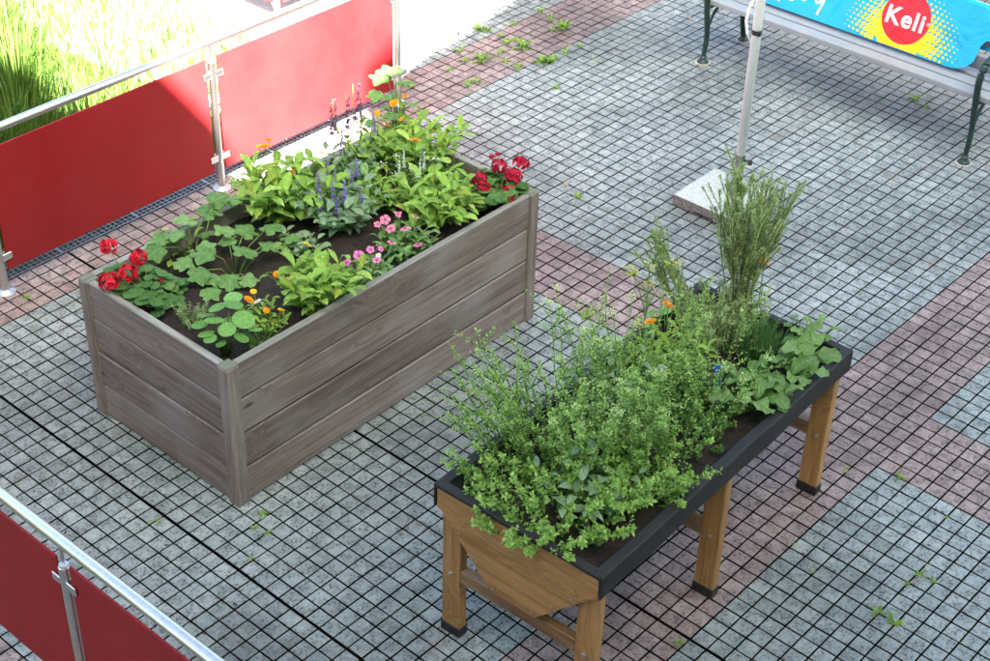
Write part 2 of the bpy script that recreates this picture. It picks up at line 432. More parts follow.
def visible_cell(x, y):
    """rough line of sight test from the camera, to pick the pavers that show largest"""
    P = Vector((x, y, 0)); d = P - CAM
    def hit(x0, x1, y0, y1, z0, z1):
        t0, t1 = 0.0, 0.999
        for o, dd, a, b in ((CAM.x, d.x, x0, x1), (CAM.y, d.y, y0, y1), (CAM.z, d.z, z0, z1)):
            u, v = (a - o) / dd, (b - o) / dd
            if u > v: u, v = v, u
            t0 = max(t0, u); t1 = min(t1, v)
        return t0 < t1
    return not (hit(-2.16, -.18, 1.88, 2.88, 0, .74) or hit(-2.08, -.3, .06, .84, .45, .9) or hit(-3.31, -3.27, -2, 4, .08, .83)
                or hit(-2.05, -2.0, .0, .8, 0, .5))
inv = Matrix.LocRotScale(CAM, Euler((R(54.1823), R(-1.4258), R(-48.4185))), None).inverted()
def in_frame(x, y):
    q = inv @ Vector((x, y, 0))
    u = q.x / -q.z * 1589.68; v = q.y / -q.z * 1589.68
    return abs(u) < 490 and abs(v) < 326

def thick(i):      # open joints between the big slabs, one in four
    return 0.0035 if i in (-30, -18) else 0.0
def paver_shape(x0, x1, y0, y1, dz, tx, ty):
    c = 0.0022; h = 0.0
    vs = []
    for (zz, ins) in ((-0.022, 0.0), (-0.0022, 0.0), (0.0, c)):
        for (x, y) in ((x0 + ins, y0 + ins), (x1 - ins, y0 + ins), (x1 - ins, y1 - ins), (x0 + ins, y1 - ins)):
            jit = 0 if ins == 0 else 0.0008
            vs.append((x + rnd(-jit, jit), y + rnd(-jit, jit), zz + dz + tx * (x - (x0 + x1) / 2) + ty * (y - (y0 + y1) / 2)))
    fs = [(8, 9, 10, 11)]
    for r in (0, 4):
        for k in range(4):
            k2 = (k + 1) % 4
            fs.append((r + k, r + k2, r + 4 + k2, r + 4 + k))
    return vs, fs
random.seed(3)
cells = []
for i in range(-58, 80):
    for j in range(-30, 61):
        x = (i + .5) * PITCH; y = (j + .5) * PITCH
        if j * PITCH + .02 > bound(x): continue
        if x < -4.7 or y < -2.3 or x > 6.2: continue
        # skip what the raised bed fully covers
        if -2.05 < x < -.29 and 1.99 < y < 2.77: continue
        b = -j - 1        # band indices: pink every 47 cells, six wide
        pink = (i % 47) in range(0, 6) or ((-1 - j) % 47) in range(41, 47)
        cells.append((i, j, x, y, pink))
cand = [(1 / ((Vector((x, y, 0)) - CAM).length ** 3), k) for k, (i, j, x, y, p_) in enumerate(cells) if in_frame(x, y) and visible_cell(x, y)]
cand.sort(reverse=True)
single = set(k for s_, k in cand[:300])
variants = {}
for pk in (False, True):
    for th in range(4):
        for q in range(3):
            a0 = -PITCH / 2 + .0036 + (.0035 if th & 1 else 0); a1 = PITCH / 2 - .0036 - (.0035 if th & 2 else 0)
            vs, fs = paver_shape(a0, a1, -PITCH / 2 + .0036, PITCH / 2 - .0036, 0, 0, 0)
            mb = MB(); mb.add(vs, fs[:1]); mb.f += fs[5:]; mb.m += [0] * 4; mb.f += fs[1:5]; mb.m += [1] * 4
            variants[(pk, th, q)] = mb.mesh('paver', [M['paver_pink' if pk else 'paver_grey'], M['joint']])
field = MB()
for k, (i, j, x, y, pink) in enumerate(cells):
    dz = rnd(-.0012, .0012); tx = rnd(-.012, .012); ty = rnd(-.012, .012)
    if k in single:
        th = (1 if i in (-30, -18) else 0) + (2 if i + 1 in (-30, -18) else 0)
        obj('paver', variants[(pink, th, k % 3)], paving, (x, y, dz), (ty, -tx, 0))
    else:
        vs, fs = paver_shape(i * PITCH + .0036 + thick(i), (i + 1) * PITCH - .0036 - thick(i + 1), j * PITCH + .0036, min((j + 1) * PITCH - .0036, bound(x) - .002), dz, tx, ty)
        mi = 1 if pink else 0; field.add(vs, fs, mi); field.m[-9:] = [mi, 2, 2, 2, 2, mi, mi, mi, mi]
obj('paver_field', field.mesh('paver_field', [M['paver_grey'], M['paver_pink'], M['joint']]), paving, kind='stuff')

# pale path in the sun, with its curved edge, and a wedge of gravel
def sheet(name, pts, z, mat):
    mb = MB(); n = len(pts)
    mb.add([(x, y, z) for x, y in pts] + [(x, y, z - .1) for x, y in pts], [tuple(range(n)), tuple(range(2 * n - 1, n - 1, -1))] + [(k, k + n, (k + 1) % n + n, (k + 1) % n) for k in range(n)])
    return structure(name, mb.mesh(name, mat))
arc = [(1.96 + .08 * math.sin(t * 1.9), 4.50 + .95 * t) for t in [k / 10 for k in range(0, 21)]]
sheet('path', [(.25, 4.285), (1.045, 4.285), (1.045, bound(1.045)), (1.3, bound(1.3)), (1.97, bound(1.97))] + arc[1:] + [(2.1, 16), (.9, 16), (.6, 9), (.0, 6.2)], -0.004, M['concrete'])
sheet('path', [(2.02, bound(2.02)), (9, bound(9)), (9, 12), (4, 12), (2.55, 5.4)], -0.004, M['concrete'])
sheet('gravel_bed', [(1.9, 4.45), (2.2, 4.5), (2.8, 5.4), (4.2, 12), (2.0, 15)], -0.02, M['gravel'])
sheet('meadow', [(-9, 4.285), (.4, 4.285), (.1, 6.2), (.7, 9), (1.0, 16), (-9, 16)], -0.03, M['earth'])
# drain channel under the grates
sheet('drain_channel', [(-3.5, 4.07), (1.04, 4.07), (1.04, 4.284), (-3.5, 4.284)], -0.05, M['joint'])

# ================================================================== HOUSE that shades the courtyard (behind the camera)
F0 = -6.6
TT = Vector((0.8660254, -0.5, 0))
def facade(xp, zp):
    Q = Vector((xp, 4.02, 0))
    dist = Q.dot(SN) - F0
    return (Q.dot(TT), zp + dist * math.tan(SUN_EL))
prof = [facade(-4.2, 5.6), facade(-.74, .80), facade(-.44, .39), facade(-.30, .02), facade(-.16, -.30), facade(.73, -.30), facade(.731, .30), facade(.975, .39), facade(1.6, .42), facade(2.6, .66), facade(5.2, 1.5)]
left_z, right_z = prof[0][1], prof[-1][1]
prof = [(-17, 0), (-17, left_z)] + prof + [(12, right_z), (12, 0)]
house = thing('apartment_building', 'tall cream plastered building behind the viewpoint that shades the courtyard', 'building', tuple(SN * F0), math.atan2(TT.y, TT.x))
mb = MB(); n = len(prof)
mb.add([(u, 0, z) for u, z in prof] + [(u, -9, z) for u, z in prof], [tuple(range(n)), tuple(range(2 * n - 1, n - 1, -1))] + [((k + 1) % n, (k + 1) % n + n, k + n, k) for k in range(n)])
wall = obj('wall', mb.mesh('wall', M['plaster']), house)
mbf = MB(); mbf.box(-.65, .65, 0.002, .05, -.85, .85, 0, .01); wf = mbf.mesh('window', M['frame'])
mbp = MB(); mbp.box(-.55, -.03, .05, .056, -.75, .75); mbp.box(.03, .55, .05, .056, -.75, .75); wp = mbp.mesh('pane', M['glass'])
for zi in range(3):
    for ui in range(8):
        w_ = obj('window', wf, house, (-14 + ui * 3.2, 0, 1.6 + zi * 2.9))
        obj('pane', wp, w_)

# ================================================================== RAISED BED
BX0, BX1, BY0, BY1, BH = -2.153, -0.185, 1.8835, 2.872, 0.740
bed = thing('raised_bed', 'weathered grey wooden raised bed of stacked boards, full of flowers', 'raised bed', ((BX0 + BX1) / 2, (BY0 + BY1) / 2, 0), R(.17))
cx, cy = (BX0 + BX1) / 2, (BY0 + BY1) / 2
HL, HW = (BX1 - BX0) / 2, (BY1 - BY0) / 2
PW = 0.066; TH = 0.03; REC = 0.010
def board_mesh(length, h, th, name='plank'):
    mb = MB(); mb.box(-length / 2, length / 2, -th / 2, th / 2, -h / 2, h / 2, 0, 0.006)
    return mb.mesh(name, [M['oldwood'], M['oldtop']])
bh = BH / 4
ml = board_mesh(2 * HL - 2 * PW + .02, bh - .008, TH); ms = board_mesh(2 * HW - 2 * PW + .02, bh - .008, TH)
random.seed(11)
for k in range(4):
    z = (k + .5) * bh
    for s in (-1, 1):
        obj('plank', ml, bed, (0, s * (HL * 0 + HW - REC - TH / 2) + rnd(-.0015, .0015), z), (rnd(-.004, .004), 0, 0 if s < 0 else math.pi))
        obj('plank', ms, bed, (s * (HL - REC - TH / 2) + rnd(-.0015, .0015), 0, z), (rnd(-.004, .004), 0, math.pi / 2 if s > 0 else -math.pi / 2))
# bleached capping on the top edges
for s in (-1, 1):
    mb = MB(); mb.box(-(HL - PW) , (HL - PW), -TH / 2 - .002, TH / 2 + .004, 0, .006, 0, .002)
    obj('top_edge', mb.mesh('top_edge', M['oldtop']), bed, (0, s * (HW - REC - TH / 2), BH - .002), (0, 0, 0 if s > 0 else math.pi))
    mb = MB(); mb.box(-(HW - PW), (HW - PW), -TH / 2 - .002, TH / 2 + .004, 0, .006, 0, .002)
    obj('top_edge', mb.mesh('top_edge', M['oldtop']), bed, (s * (HL - REC - TH / 2), 0, BH - .002), (0, 0, math.pi / 2 if s < 0 else -math.pi / 2))
mb = MB(); mb.box(-BH / 2, BH / 2, -PW / 2, PW / 2, -PW / 2, PW / 2, 0, .005); pm = mb.mesh('corner_post', M['oldwood'])
mb = MB(); mb.box(-PW / 2 + .002, PW / 2 - .002, -PW / 2 + .002, PW / 2 - .002, 0, .004, 0, .0015); pc = mb.mesh('post_top', M['mosstop'])
for sx in (-1, 1):
    for sy in (-1, 1):
        # post is modelled lying along X (grain), stood upright here
        p_ = obj('corner_post', pm, bed, (sx * (HL - PW / 2), sy * (HW - PW / 2), BH / 2), (0, -math.pi / 2, 0))
        obj('post_top', pc, p_, (BH / 2, 0, 0), (0, math.pi / 2, 0))
def soil_mesh(x0, x1, y0, y1, z, nx, ny, amp, name='soil'):
    mb = MB(); vs = []; fs = []
    for j in range(ny + 1):
        for i in range(nx + 1):
            x = x0 + (x1 - x0) * i / nx; y = y0 + (y1 - y0) * j / ny
            h = noise.noise(Vector((x * 3, y * 3, z))) * amp + noise.noise(Vector((x * 14, y * 14, 3))) * amp * .5 + noise.noise(Vector((x * 45, y * 45, 9))) * amp * .35
            vs.append((x, y, z + h))
    for j in range(ny):
        for i in range(nx):
            a = j * (nx + 1) + i
            fs.append((a, a + 1, a + nx + 2, a + nx + 1))
    mb.add(vs, fs)
    return mb.mesh(name, M['soil'], True)
obj('soil', soil_mesh(-HL + REC + TH - .002, HL - REC - TH + .002, -HW + REC + TH - .002, HW - REC - TH + .002, .65, 150, 75, .022), bed, kind='stuff')
SZ = 0.65

# ================================================================== ELEVATED PLANTER
PL, PWD, PH = 1.76, 0.75, 0.775
PROT = R(2.2)
pl = thing('planter_table', 'elevated wooden trough planter on legs with black liner, crowded with herbs', 'planter', (-1.195, .433, 0), PROT)
def pw(x, y, z=0):       # planter local -> world
    c, s = math.cos(PROT), math.sin(PROT)
    return (-1.195 + x * c - y * s, .433 + x * s + y * c, z)
def pinv(x, y):
    c, s = math.cos(PROT), math.sin(PROT)
    x += 1.195; y -= .433
    return (x * c + y * s, -x * s + y * c)
# legs
mb = MB(); mb.box(-.33, .33, -.045, .045, -.0225, .0225, 0, .004); lgm = mb.mesh('leg', M['oak'])
mb = MB(); mb.box(-.049, .049, -.0265, .0265, 0, .05, 0, .004); ftm = mb.mesh('foot_cap', M['rubber'])
mb = MB(); mb.tube([(0, 0, 0), (0, 0, .004), (0, 0, .007)], [.011, .011, .007], 12); btm = mb.mesh('bolt', M['bolt'])
for xi, x in enumerate((-PL / 2 + .046, 0, PL / 2 - .046)):
    for sy in (-1, 1):
        y = sy * (PWD / 2 - .055)
        # leg modelled along X, stood up: local X->Z, local Z->-X
        lo = obj('leg', lgm, pl, (x, y, .345), (0, -math.pi / 2, 0))
        obj('foot_cap', ftm, lo, (-.345, 0, 0), (math.pi / 2, 0, math.pi / 2))
        obj('bolt', btm, lo, (-.02, 0, .0225))
    mb = MB(); mb.box(-(PWD / 2 - .1), (PWD / 2 - .1), -.02, .02, -.032, .032, 0, .003)
    obj('crossbar', mb.mesh('crossbar', M['oakworn']), pl, (x, 0, .335), (0, 0, math.pi / 2), label='worn crossbar between two legs')
# end panels: three boards, the lower ones tapering
def halfw(z):
    if z > .655: return PWD / 2 - .004
    return .105 + (z - .39) / (.655 - .39) * (.355 - .105)
def endboard(z0, z1):
    mb = MB()
    zs = sorted(set([z0, z1] + [z for z in (.655,) if z0 < z < z1]))
    ring = []
    if z0 < .655 < z1:
        ring = [(halfw(z0), z0), (.355, .6549), (PWD / 2 - .004, .6551), (PWD / 2 - .004, z1)]
    else:
        ring = [(halfw(z0), z0), (halfw(z1), z1)]
    ring = ring + [(-y, z) for y, z in reversed(ring)]
    n = len(ring); zc = (z0 + z1) / 2
    # local X across the panel so that the grain follows the board
    mb.add([(y, 0, z - zc) for y, z in ring] + [(y, .022, z - zc) for y, z in ring], [tuple(range(n - 1, -1, -1)), tuple(range(n, 2 * n))] + [(k, (k + 1) % n, (k + 1) % n + n, k + n) for k in range(n)])
    return mb.mesh('end_board', M['oak']), zc
for z0, z1 in ((.39, .4735), (.478, .5635), (.568, .752)):
    me, zc = endboard(z0, z1)
    e1 = obj('end_board', me, pl, (-PL / 2, 0, zc), (0, 0, -math.pi / 2))
    obj('end_board', me, pl, (PL / 2, 0, zc), (0, 0, math.pi / 2))
    for sy in (-1, 1):
        o = obj('screw', btm, e1, (sy * (halfw(z0 + .02) - .03), -.001, z0 + .022 - zc), (math.pi / 2, 0, 0), (.45, .45, .4))
# sloping side boards (mostly hidden by the liner)
for s in (-1, 1):
    for k in range(4):
        f0, f1 = k / 4 + .004, (k + 1) / 4 - .004
        def sy_(f): return (PWD / 2 - .012) - f * .26
        def sz_(f): return .755 - f * .36
        mb = MB()
        l2 = PL / 2 - .024
        vs = []
        for x in (-l2, l2):
            vs += [(x, 0, sz_(f0)), (x, 0, sz_(f1)), (x, 0, sz_(f1)), (x, 0, sz_(f0))]
        ys = [sy_(f0), sy_(f1), sy_(f1) - .02, sy_(f0) - .02]
        vs = [(v[0], ys[i % 4], v[2]) for i, v in enumerate(vs)]
        mb.add(vs, [(0, 1, 2, 3), (7, 6, 5, 4), (0, 4, 5, 1), (1, 5, 6, 2), (2, 6, 7, 3), (3, 7, 4, 0)])
        obj('side_board', mb.mesh('side_board', M['oak']), pl, (0, 0, 0), (0, 0, 0 if s > 0 else math.pi))
# black liner: rim folded over the edge, slightly uneven
def liner():
    mb = MB()
    sect_long = [(-.115, -.12), (-.040, -.014), (-.033, .004), (-.030, .008), (.006, .008), (.011, .003), (.010, -.098), (.004, -.104)]
    sect_end = [(-.060, -.12), (-.036, -.014), (-.033, .004), (-.030, .008), (.002, .008), (.006, .003), (.005, -.010), (.002, -.013)]
    hx, hy = PL / 2, PWD / 2
    ring = []
    def seg(x0, y0, x1, y1, nx_, ny_, n, sect):
        for k in range(n):
            t = k / (n - 1)
            ring.append((x0 + (x1 - x0) * t, y0 + (y1 - y0) * t, nx_, ny_, sect))
    seg(-hx - .004, -hy, hx + .004, -hy, 0, -1, 40, sect_long)
    seg(hx, -hy + .002, hx, hy - .002, 1, 0, 14, sect_end)
    seg(hx + .004, hy, -hx - .004, hy, 0, 1, 40, sect_long)
    seg(-hx, hy - .002, -hx, -hy + .002, -1, 0, 14, sect_end)
    n = len(ring); m = 8
    for (x, y, nx_, ny_, sect) in ring:
        for (o, z) in sect:
            w = noise.noise(Vector((x * 6, y * 6, z * 9))) * .005
            qx, qy = x, y
            if o < -.02:      # keep the inner fold inside the end boards
                qx = min(max(x, -hx + .034), hx - .034) if ny_ else x
                qy = min(max(y, -hy + .034), hy - .034) if nx_ else y
            mb.v.append((qx + nx_ * (o + w), qy + ny_ * (o + w), PH - .008 + z + noise.noise(Vector((x * 4 + 9, y * 4, 0))) * .005))
    for k in range(n):
        k2 = (k + 1) % n
        for q in range(m - 1):
            mb.f.append((k * m + q, k2 * m + q, k2 * m + q + 1, k * m + q + 1)); mb.m.append(0)
    return mb.mesh('liner', M['liner'], False)
obj('liner', liner(), pl)
obj('soil', soil_mesh(-PL / 2 + .045, PL / 2 - .045, -PWD / 2 + .045, PWD / 2 - .045, .70, 120, 60, .02), pl, kind='stuff')
PZ = 0.70

# ================================================================== RAILINGS
def lathe(mb, prof_, sides=14, mi=0, origin=(0, 0, 0)):
    mb.tube([(origin[0], origin[1], origin[2] + z) for z, r in prof_], [r for z, r in prof_], sides, mi)
def railing(name, label, start, ang, posts, panels, length0, length1, hr=0.905, ptop=.815, pbot=.12):
    t = thing(name, label, 'railing', (start[0], start[1], 0), ang)
    mb = MB(); mb.tube([(length0, 0, hr), (length1, 0, hr)], .022, 16)
    obj('handrail', mb.mesh('handrail', M['steel'], True), t)
    for x in posts:
        mb = MB(); mb.tube([(0, 0, .01), (0, 0, .79), (0, 0, .795)], [.021, .021, .018], 16)
        mb.tube([(0, 0, .795), (0, 0, .80)], [.018, .0175], 16)
        p_ = obj('post', mb.mesh('post', M['steel'], False), t, (x, 0, 0))
        mb = MB(); lathe(mb, [(0, .052), (.006, .052), (.012, .04), (.02, .026)], 18)
        obj('base_flange', mb.mesh('base_flange', M['steel']), p_)
        mb = MB(); mb.tube([(0, 0, .79), (0, 0, hr - .02)], .006, 8)
        obj('neck_rod', mb.mesh('neck_rod', M['steel']), p_)
        for z in (.205, .715):
            mb = MB(); mb.box(-.068, .068, -.014, -.008, -.019, .019, 0, .004); mb.box(-.068, .068, .008, .014, -.019, .019, 0, .004)
            obj('clamp', mb.mesh('clamp', M['steel']), p_, (0, 0, z))
    for x0, x1 in panels:
        mb = MB(); mb.box(x0, x1, -.005, .005, pbot, ptop, 0, .0015)
        obj('panel', mb.mesh('panel', M['red']), t)
    return t
GAP = .038
px_ = [-3.29, -1.883, -.442, .985]
railing('railing', 'long steel railing with red panels behind the raised bed, partly in the sun', (0, 3.995), 0, px_,
        [(px_[k] + GAP, px_[k + 1] - GAP) for k in range(3)], -3.29, 1.0)
py_ = [-1.50, -.05, 1.395, 2.74]
railing('railing', 'steel railing with dark red panels in front of the raised bed, all in shade', (-3.29, 0), math.pi / 2, py_,
        [(-2.9, py_[0] - GAP)] + [(py_[k] + GAP, py_[k + 1] - GAP) for k in range(3)] + [(py_[3] + GAP, 3.995 - GAP)], -2.9, 3.995, hr=.915)
railing('railing', 'sun-bleached railing with red panels across the pale path', (1.27, 5.42), math.pi / 2, [.0, 1.44, 2.88],
        [(.04, 1.40), (1.48, 2.84)], 0.0, 3.0)
railing('railing', 'sun-bleached railing with a red panel turning off from the path railing', (1.27, 5.42), 0, [1.44],
        [(.04, 1.40)], 0.0, 1.5)
# drain grates
def grate(label, group, loc, rotz, n):
    mb = MB()
    fr = MB()
    fr.box(0, .498, 0, .006, -.03, 0); fr.box(0, .498, .184, .19, -.03, 0); fr.box(0, .006, .006, .184, -.03, 0); fr.box(.492, .498, .006, .184, -.03, 0)
    for k in range(1, 6): mb.box(.006, .492, .030 * k, .030 * k + .0035, -.022, -.001)
    for k in range(1, 16): mb.box(.031 * k, .031 * k + .003, .006, .184, -.024, -.0025)
    fm = fr.mesh('frame', M['galv']); bm_ = mb.mesh('bars', M['galv'])
    for k in range(n):
        a = thing('drain_grate', label, 'grate', (loc[0] + .5 * k * math.cos(rotz), loc[1] + .5 * k * math.sin(rotz), 0), rotz, group)
        obj('frame', fm, a); obj('bars', bm_, a)
grate('galvanised drain grate in the row under the long railing behind the raised bed', 'drain grates under the long railing', (-3.46, 4.085), 0, 9)
grate('sunlit drain grate set in the pale path beside the far railing', 'drain grates in the pale path', (1.24, 5.5), math.pi / 2, 5)

# ================================================================== PARASOL STAND
st = thing('parasol_stand', 'white parasol pole in a steel sleeve on a square granite slab', 'parasol stand', (1.405, 1.83, 0))
mb = MB()
s_ = .203
ring = [(-s_, 0), (-s_ * .35, 0), (-s_ * .25, .014), (s_ * .3, .014), (s_ * .4, 0), (s_, 0), (s_, .065), (-s_, .065)]
n = len(ring)
mb.add([(-s_, -y, z + .002) for y, z in ring] + [(s_, -y, z + .002) for y, z in ring], [tuple(range(n)), tuple(range(2 * n - 1, n - 1, -1))] + [(k, k + n, (k + 1) % n + n, (k + 1) % n) for k in range(n)])
slab_me = mb.mesh('slab', [M['granite_side'], M['granite']])
for p_ in slab_me.polygons:
    if p_.normal.z > .9 and p_.center.z > .05: p_.material_index = 1
obj('slab', slab_me, st)
mb = MB(); lathe(mb, [(.067, .05), (.074, .05), (.078, .03), (.079, .03), (.30, .03), (.305, .0295)], 18); obj('sleeve', mb.mesh('sleeve', simple('dull_steel', (0.34, 0.34, 0.34), 0.3, 0.9, var=0.25, scale=25), False), st, (.075, -.03, 0))
mb = MB(); lathe(mb, [(.29, .027), (2.35, .027), (2.37, .015)], 18); pole_o = obj('pole', mb.mesh('pole', M['white_paint'], True), st, (.075, -.03, 0))
mb = MB(); mb.tube([(0, -.025, .275), (0, -.06, .275)], .006, 8); mb.tube([(0, -.055, .275), (0, -.075, .275)], .016, 10); obj('knob', mb.mesh('knob', M['rubber']), st, (.075, -.03, 0))
mb = MB(); mb.tube([(0, 0, 1.035), (0, 0, 1.062)], .0287, 18); mb.tube([(-.02, -.024, 1.05), (-.03, -.034, 1.05)], .012, 8); obj('band', mb.mesh('band', M['rubber']), pole_o)
mb = MB()
side = Vector((.0, 1, 0))
pts = [Vector((-.01, .024, 1.25)), Vector((-.02, .05, 1.18)), Vector((-.02, .062, 1.10)), Vector((-.012, .052, 1.03)), Vector((-.004, .026, .975))]
mb.tube(pts, .008, 6); obj('strap', mb.mesh('strap', M['white_paint'], True), pole_o)

# ================================================================== BENCH
bn = thing('park_bench', 'park bench with grey slats and dark green iron legs, draped with a banner', 'bench', (0, 0, 0))
SX = 2.795
random.seed(5)
for k in range(4):
    mb = MB(); mb.box(-1.05, 1.05, -.043, .043, -.021, .018, 0, .006)
    obj('seat_slat', mb.mesh('seat_slat', M['slat']), bn, (SX + .052 + k * .116, 2.015, .425 + (.004 if k == 0 else 0)), (0, 0, math.pi / 2))
UPB = Vector((.342, 0, .94))
for k in range(3):
    mb = MB(); mb.box(-1.05, 1.05, -.05, .05, -.014, .014, 0, .004)
    c_ = Vector((3.022, 2.015, .47)) + UPB * (.07 + k * .125)
    obj('back_slat', mb.mesh('back_slat', M['slat']), bn, c_, (0, R(-70), 0)).rotation_euler = Matrix(((0, .342, -.94), (1, 0, 0), (0, .94, .342))).to_euler()
def spline(ctrl, n=6):
    out = []
    P = [Vector(c) for c in ctrl]
    P = [P[0] * 2 - P[1]] + P + [P[-1] * 2 - P[-2]]
    for i in range(1, len(P) - 2):
        for k in range(n):
            t = k / n
            out.append(.5 * ((2 * P[i]) + (-P[i - 1] + P[i + 1]) * t + (2 * P[i - 1] - 5 * P[i] + 4 * P[i + 1] - P[i + 2]) * t * t + (-P[i - 1] + 3 * P[i] - 3 * P[i + 1] + P[i + 2]) * t ** 3))
    out.append(P[-2])
    return out
for y in (1.06, 2.965):
    mb = MB()
    c = spline([(2.80, y, .02), (2.815, y, .18), (2.79, y, .34), (2.775, y, .44), (2.765, y, .56), (2.80, y, .64)])
    mb.tube(c, [.016 + .008 * (i / len(c)) for i in range(len(c))], 8)
    mb.tube(spline([(2.815, y, .24), (2.87, y, .33), (2.97, y, .39)]), .012, 7)
    obj('leg', mb.mesh('front_leg', M['iron'], True), bn)
    mb = MB()
    c = spline([(3.27, y, .02), (3.235, y, .18), (3.20, y, .36), (3.19, y, .5), (3.22, y, .68), (3.27, y, .86)])
    mb.tube(c, [.022 - .006 * abs(i / len(c) - .4) for i in range(len(c))], 8)
    mb.tube(spline([(3.235, y, .22), (3.18, y, .33), (3.10, y, .39)]), .012, 7)
    obj('leg', mb.mesh('rear_leg', M['iron'], True), bn)
    mb = MB(); mb.tube([(2.80, y, .392), (3.22, y, .392)], .015, 8)
    obj('seat_support', mb.mesh('seat_support', M['iron'], True), bn)
    mb = MB(); mb.tube(spline([(2.80, y, .64), (2.90, y, .665), (3.08, y, .655), (3.22, y, .64)]), .02, 8)
    obj('armrest', mb.mesh('armrest', M['iron'], True), bn)
    for x in (2.80, 3.27):
        mb = MB(); lathe(mb, [(.001, .042), (.012, .040), (.02, .028), (.035, .022), (.05, .02)], 14)
        f_ = obj('foot', mb.mesh('foot', M['iron'], True), bn, (x, y, 0))
        mb = MB(); lathe(mb, [(.0005, .05), (.006, .049)], 18); obj('foot_ring', mb.mesh('foot_ring', M['wornring']), f_)

# banner (cloth over the backrest)
UP = UPB; SD = Vector((0, -1, 0)); NB = SD.cross(UP)        # NB faces the courtyard
BO = Vector((2.965, 0, .47))
bnr = thing('banner', 'bright blue printed banner with red round logo, hung over the bench back', 'banner', (0, 0, 0))
def bp(y, t, off=0.0): return BO + Vector((0, y, 0)) + UP * t + NB * off
mb = MB()
def cloth_off(y, t): return 0.004 * math.sin(y * 5.1 + t * 3) * max(0, (1.55 - abs(y - 1.75)) * 0) 
outline = [(3.12, .0), (1.36, .0)] + [(1.36 - .15 * math.sin(a), .11 - .11 * math.cos(a)) for a in [k * math.pi / 12 for k in range(1, 7)]] + [(1.205, .17), (1.19, .205), (1.15, .225), (1.09, .22), (1.04, .20), (1.02, .06), (.98, .03), (.93, .05), (.91, .39), (3.12, .39)]
front = [tuple(bp(y, t)) for y, t in outline]
back_ = [tuple(bp(y, t, -.004)) for y, t in outline]
n = len(front)
mb.add(front + back_, [tuple(range(n)), tuple(range(2 * n - 1, n - 1, -1))] + [(k, k + n, (k + 1) % n + n, (k + 1) % n) for k in range(n)])
# fold over the top of the backrest and down behind
tops = [(.39, 0.0), (.408, -.012), (.412, -.035), (.408, -.058), (.385, -.068), (.15, -.072)]
for k in range(len(tops) - 1):
    (t0, o0), (t1, o1) = tops[k], tops[k + 1]
    mb.add([tuple(bp(3.12, t0, o0)), tuple(bp(.91, t0, o0)), tuple(bp(.91, t1, o1)), tuple(bp(3.12, t1, o1))], [(0, 1, 2, 3)])
obj('cloth', mb.mesh('cloth', M['cyan']), bnr)
LC = (1.705, .19); LR = .158
def disc_pts(cy_, ct, r, n, off, tmin=.004, tmax=.385):
    return [tuple(bp(cy_ - r * math.cos(a), min(tmax, max(tmin, ct + r * math.sin(a))), off)) for a in [2 * math.pi * k / n for k in range(n)]]
mb = MB()
mb.add(disc_pts(LC[0] , LC[1] - .085, .165, 48, .0018), [tuple(range(48))])
obj('yellow_glow', mb.mesh('yellow_print', M['yellow']), bnr)
random.seed(2)
mb = MB(); sp = .033; kk = 0
for i in range(-30, 31):
    for j in range(-20, 21):
        y = LC[0] + (i + .5 * (j % 2)) * sp * 1.0 * .97 + j * .004
        t = LC[1] + j * sp * .86 + i * .004
        if not (.012 < t < .375 and 1.3 < y < 2.3): continue
        dx = (y - LC[0]); dy = (t - (LC[1] - .12))
        d = math.hypot(dx * .78, dy * .95)
        r = .019 * (1.0 - (d - .13) / .20)
        if r < .0028 or math.hypot(y - LC[0], t - LC[1]) < LR - .01: continue
        r = min(r, .0168)
        kk += 1
        mb.add(disc_pts(y, t, r, 12, .0022 + (kk % 7) * .00012, .004), [tuple(range(12))])
obj('halftone_dots', mb.mesh('halftone_dots', M['yellow']), bnr, kind='stuff')
mb = MB(); mb.add(disc_pts(LC[0], LC[1], LR, 56, .0036, .004, .38), [tuple(range(56))])
disc = obj('logo_disc', mb.mesh('logo_disc', M['redprint']), bnr)
def text(body, size, y, t, off, parent, name, bold, w=None):
    cu = bpy.data.curves.new(name, 'FONT'); cu.body = body; cu.size = size; cu.offset = bold
    cu.resolution_u = 4
    cu.space_character = 1.12
    tmp = bpy.data.objects.new(name, cu); COL.objects.link(tmp)
    bpy.context.view_layer.update()
    me = bpy.data.meshes.new_from_object(tmp.evaluated_get(bpy.context.evaluated_depsgraph_get()))
    bpy.data.objects.remove(tmp)
    xs = [v.co.x for v in me.vertices]
    k = (w / (max(xs) - min(xs))) if w else 1
    x0 = min(xs)
    for v in me.vertices:
        v.co = bp(y - (v.co.x - x0) * k, t + v.co.y, off)
    me.materials.clear(); me.materials.append(M['whiteprint'])
    return obj(name, me, parent)
text('Keli', .148, 1.832, .136, .0046, disc, 'lettering', .0036, .25)
text('®', .026, 1.566, .185, .0046, disc, 'registered_mark', .0)
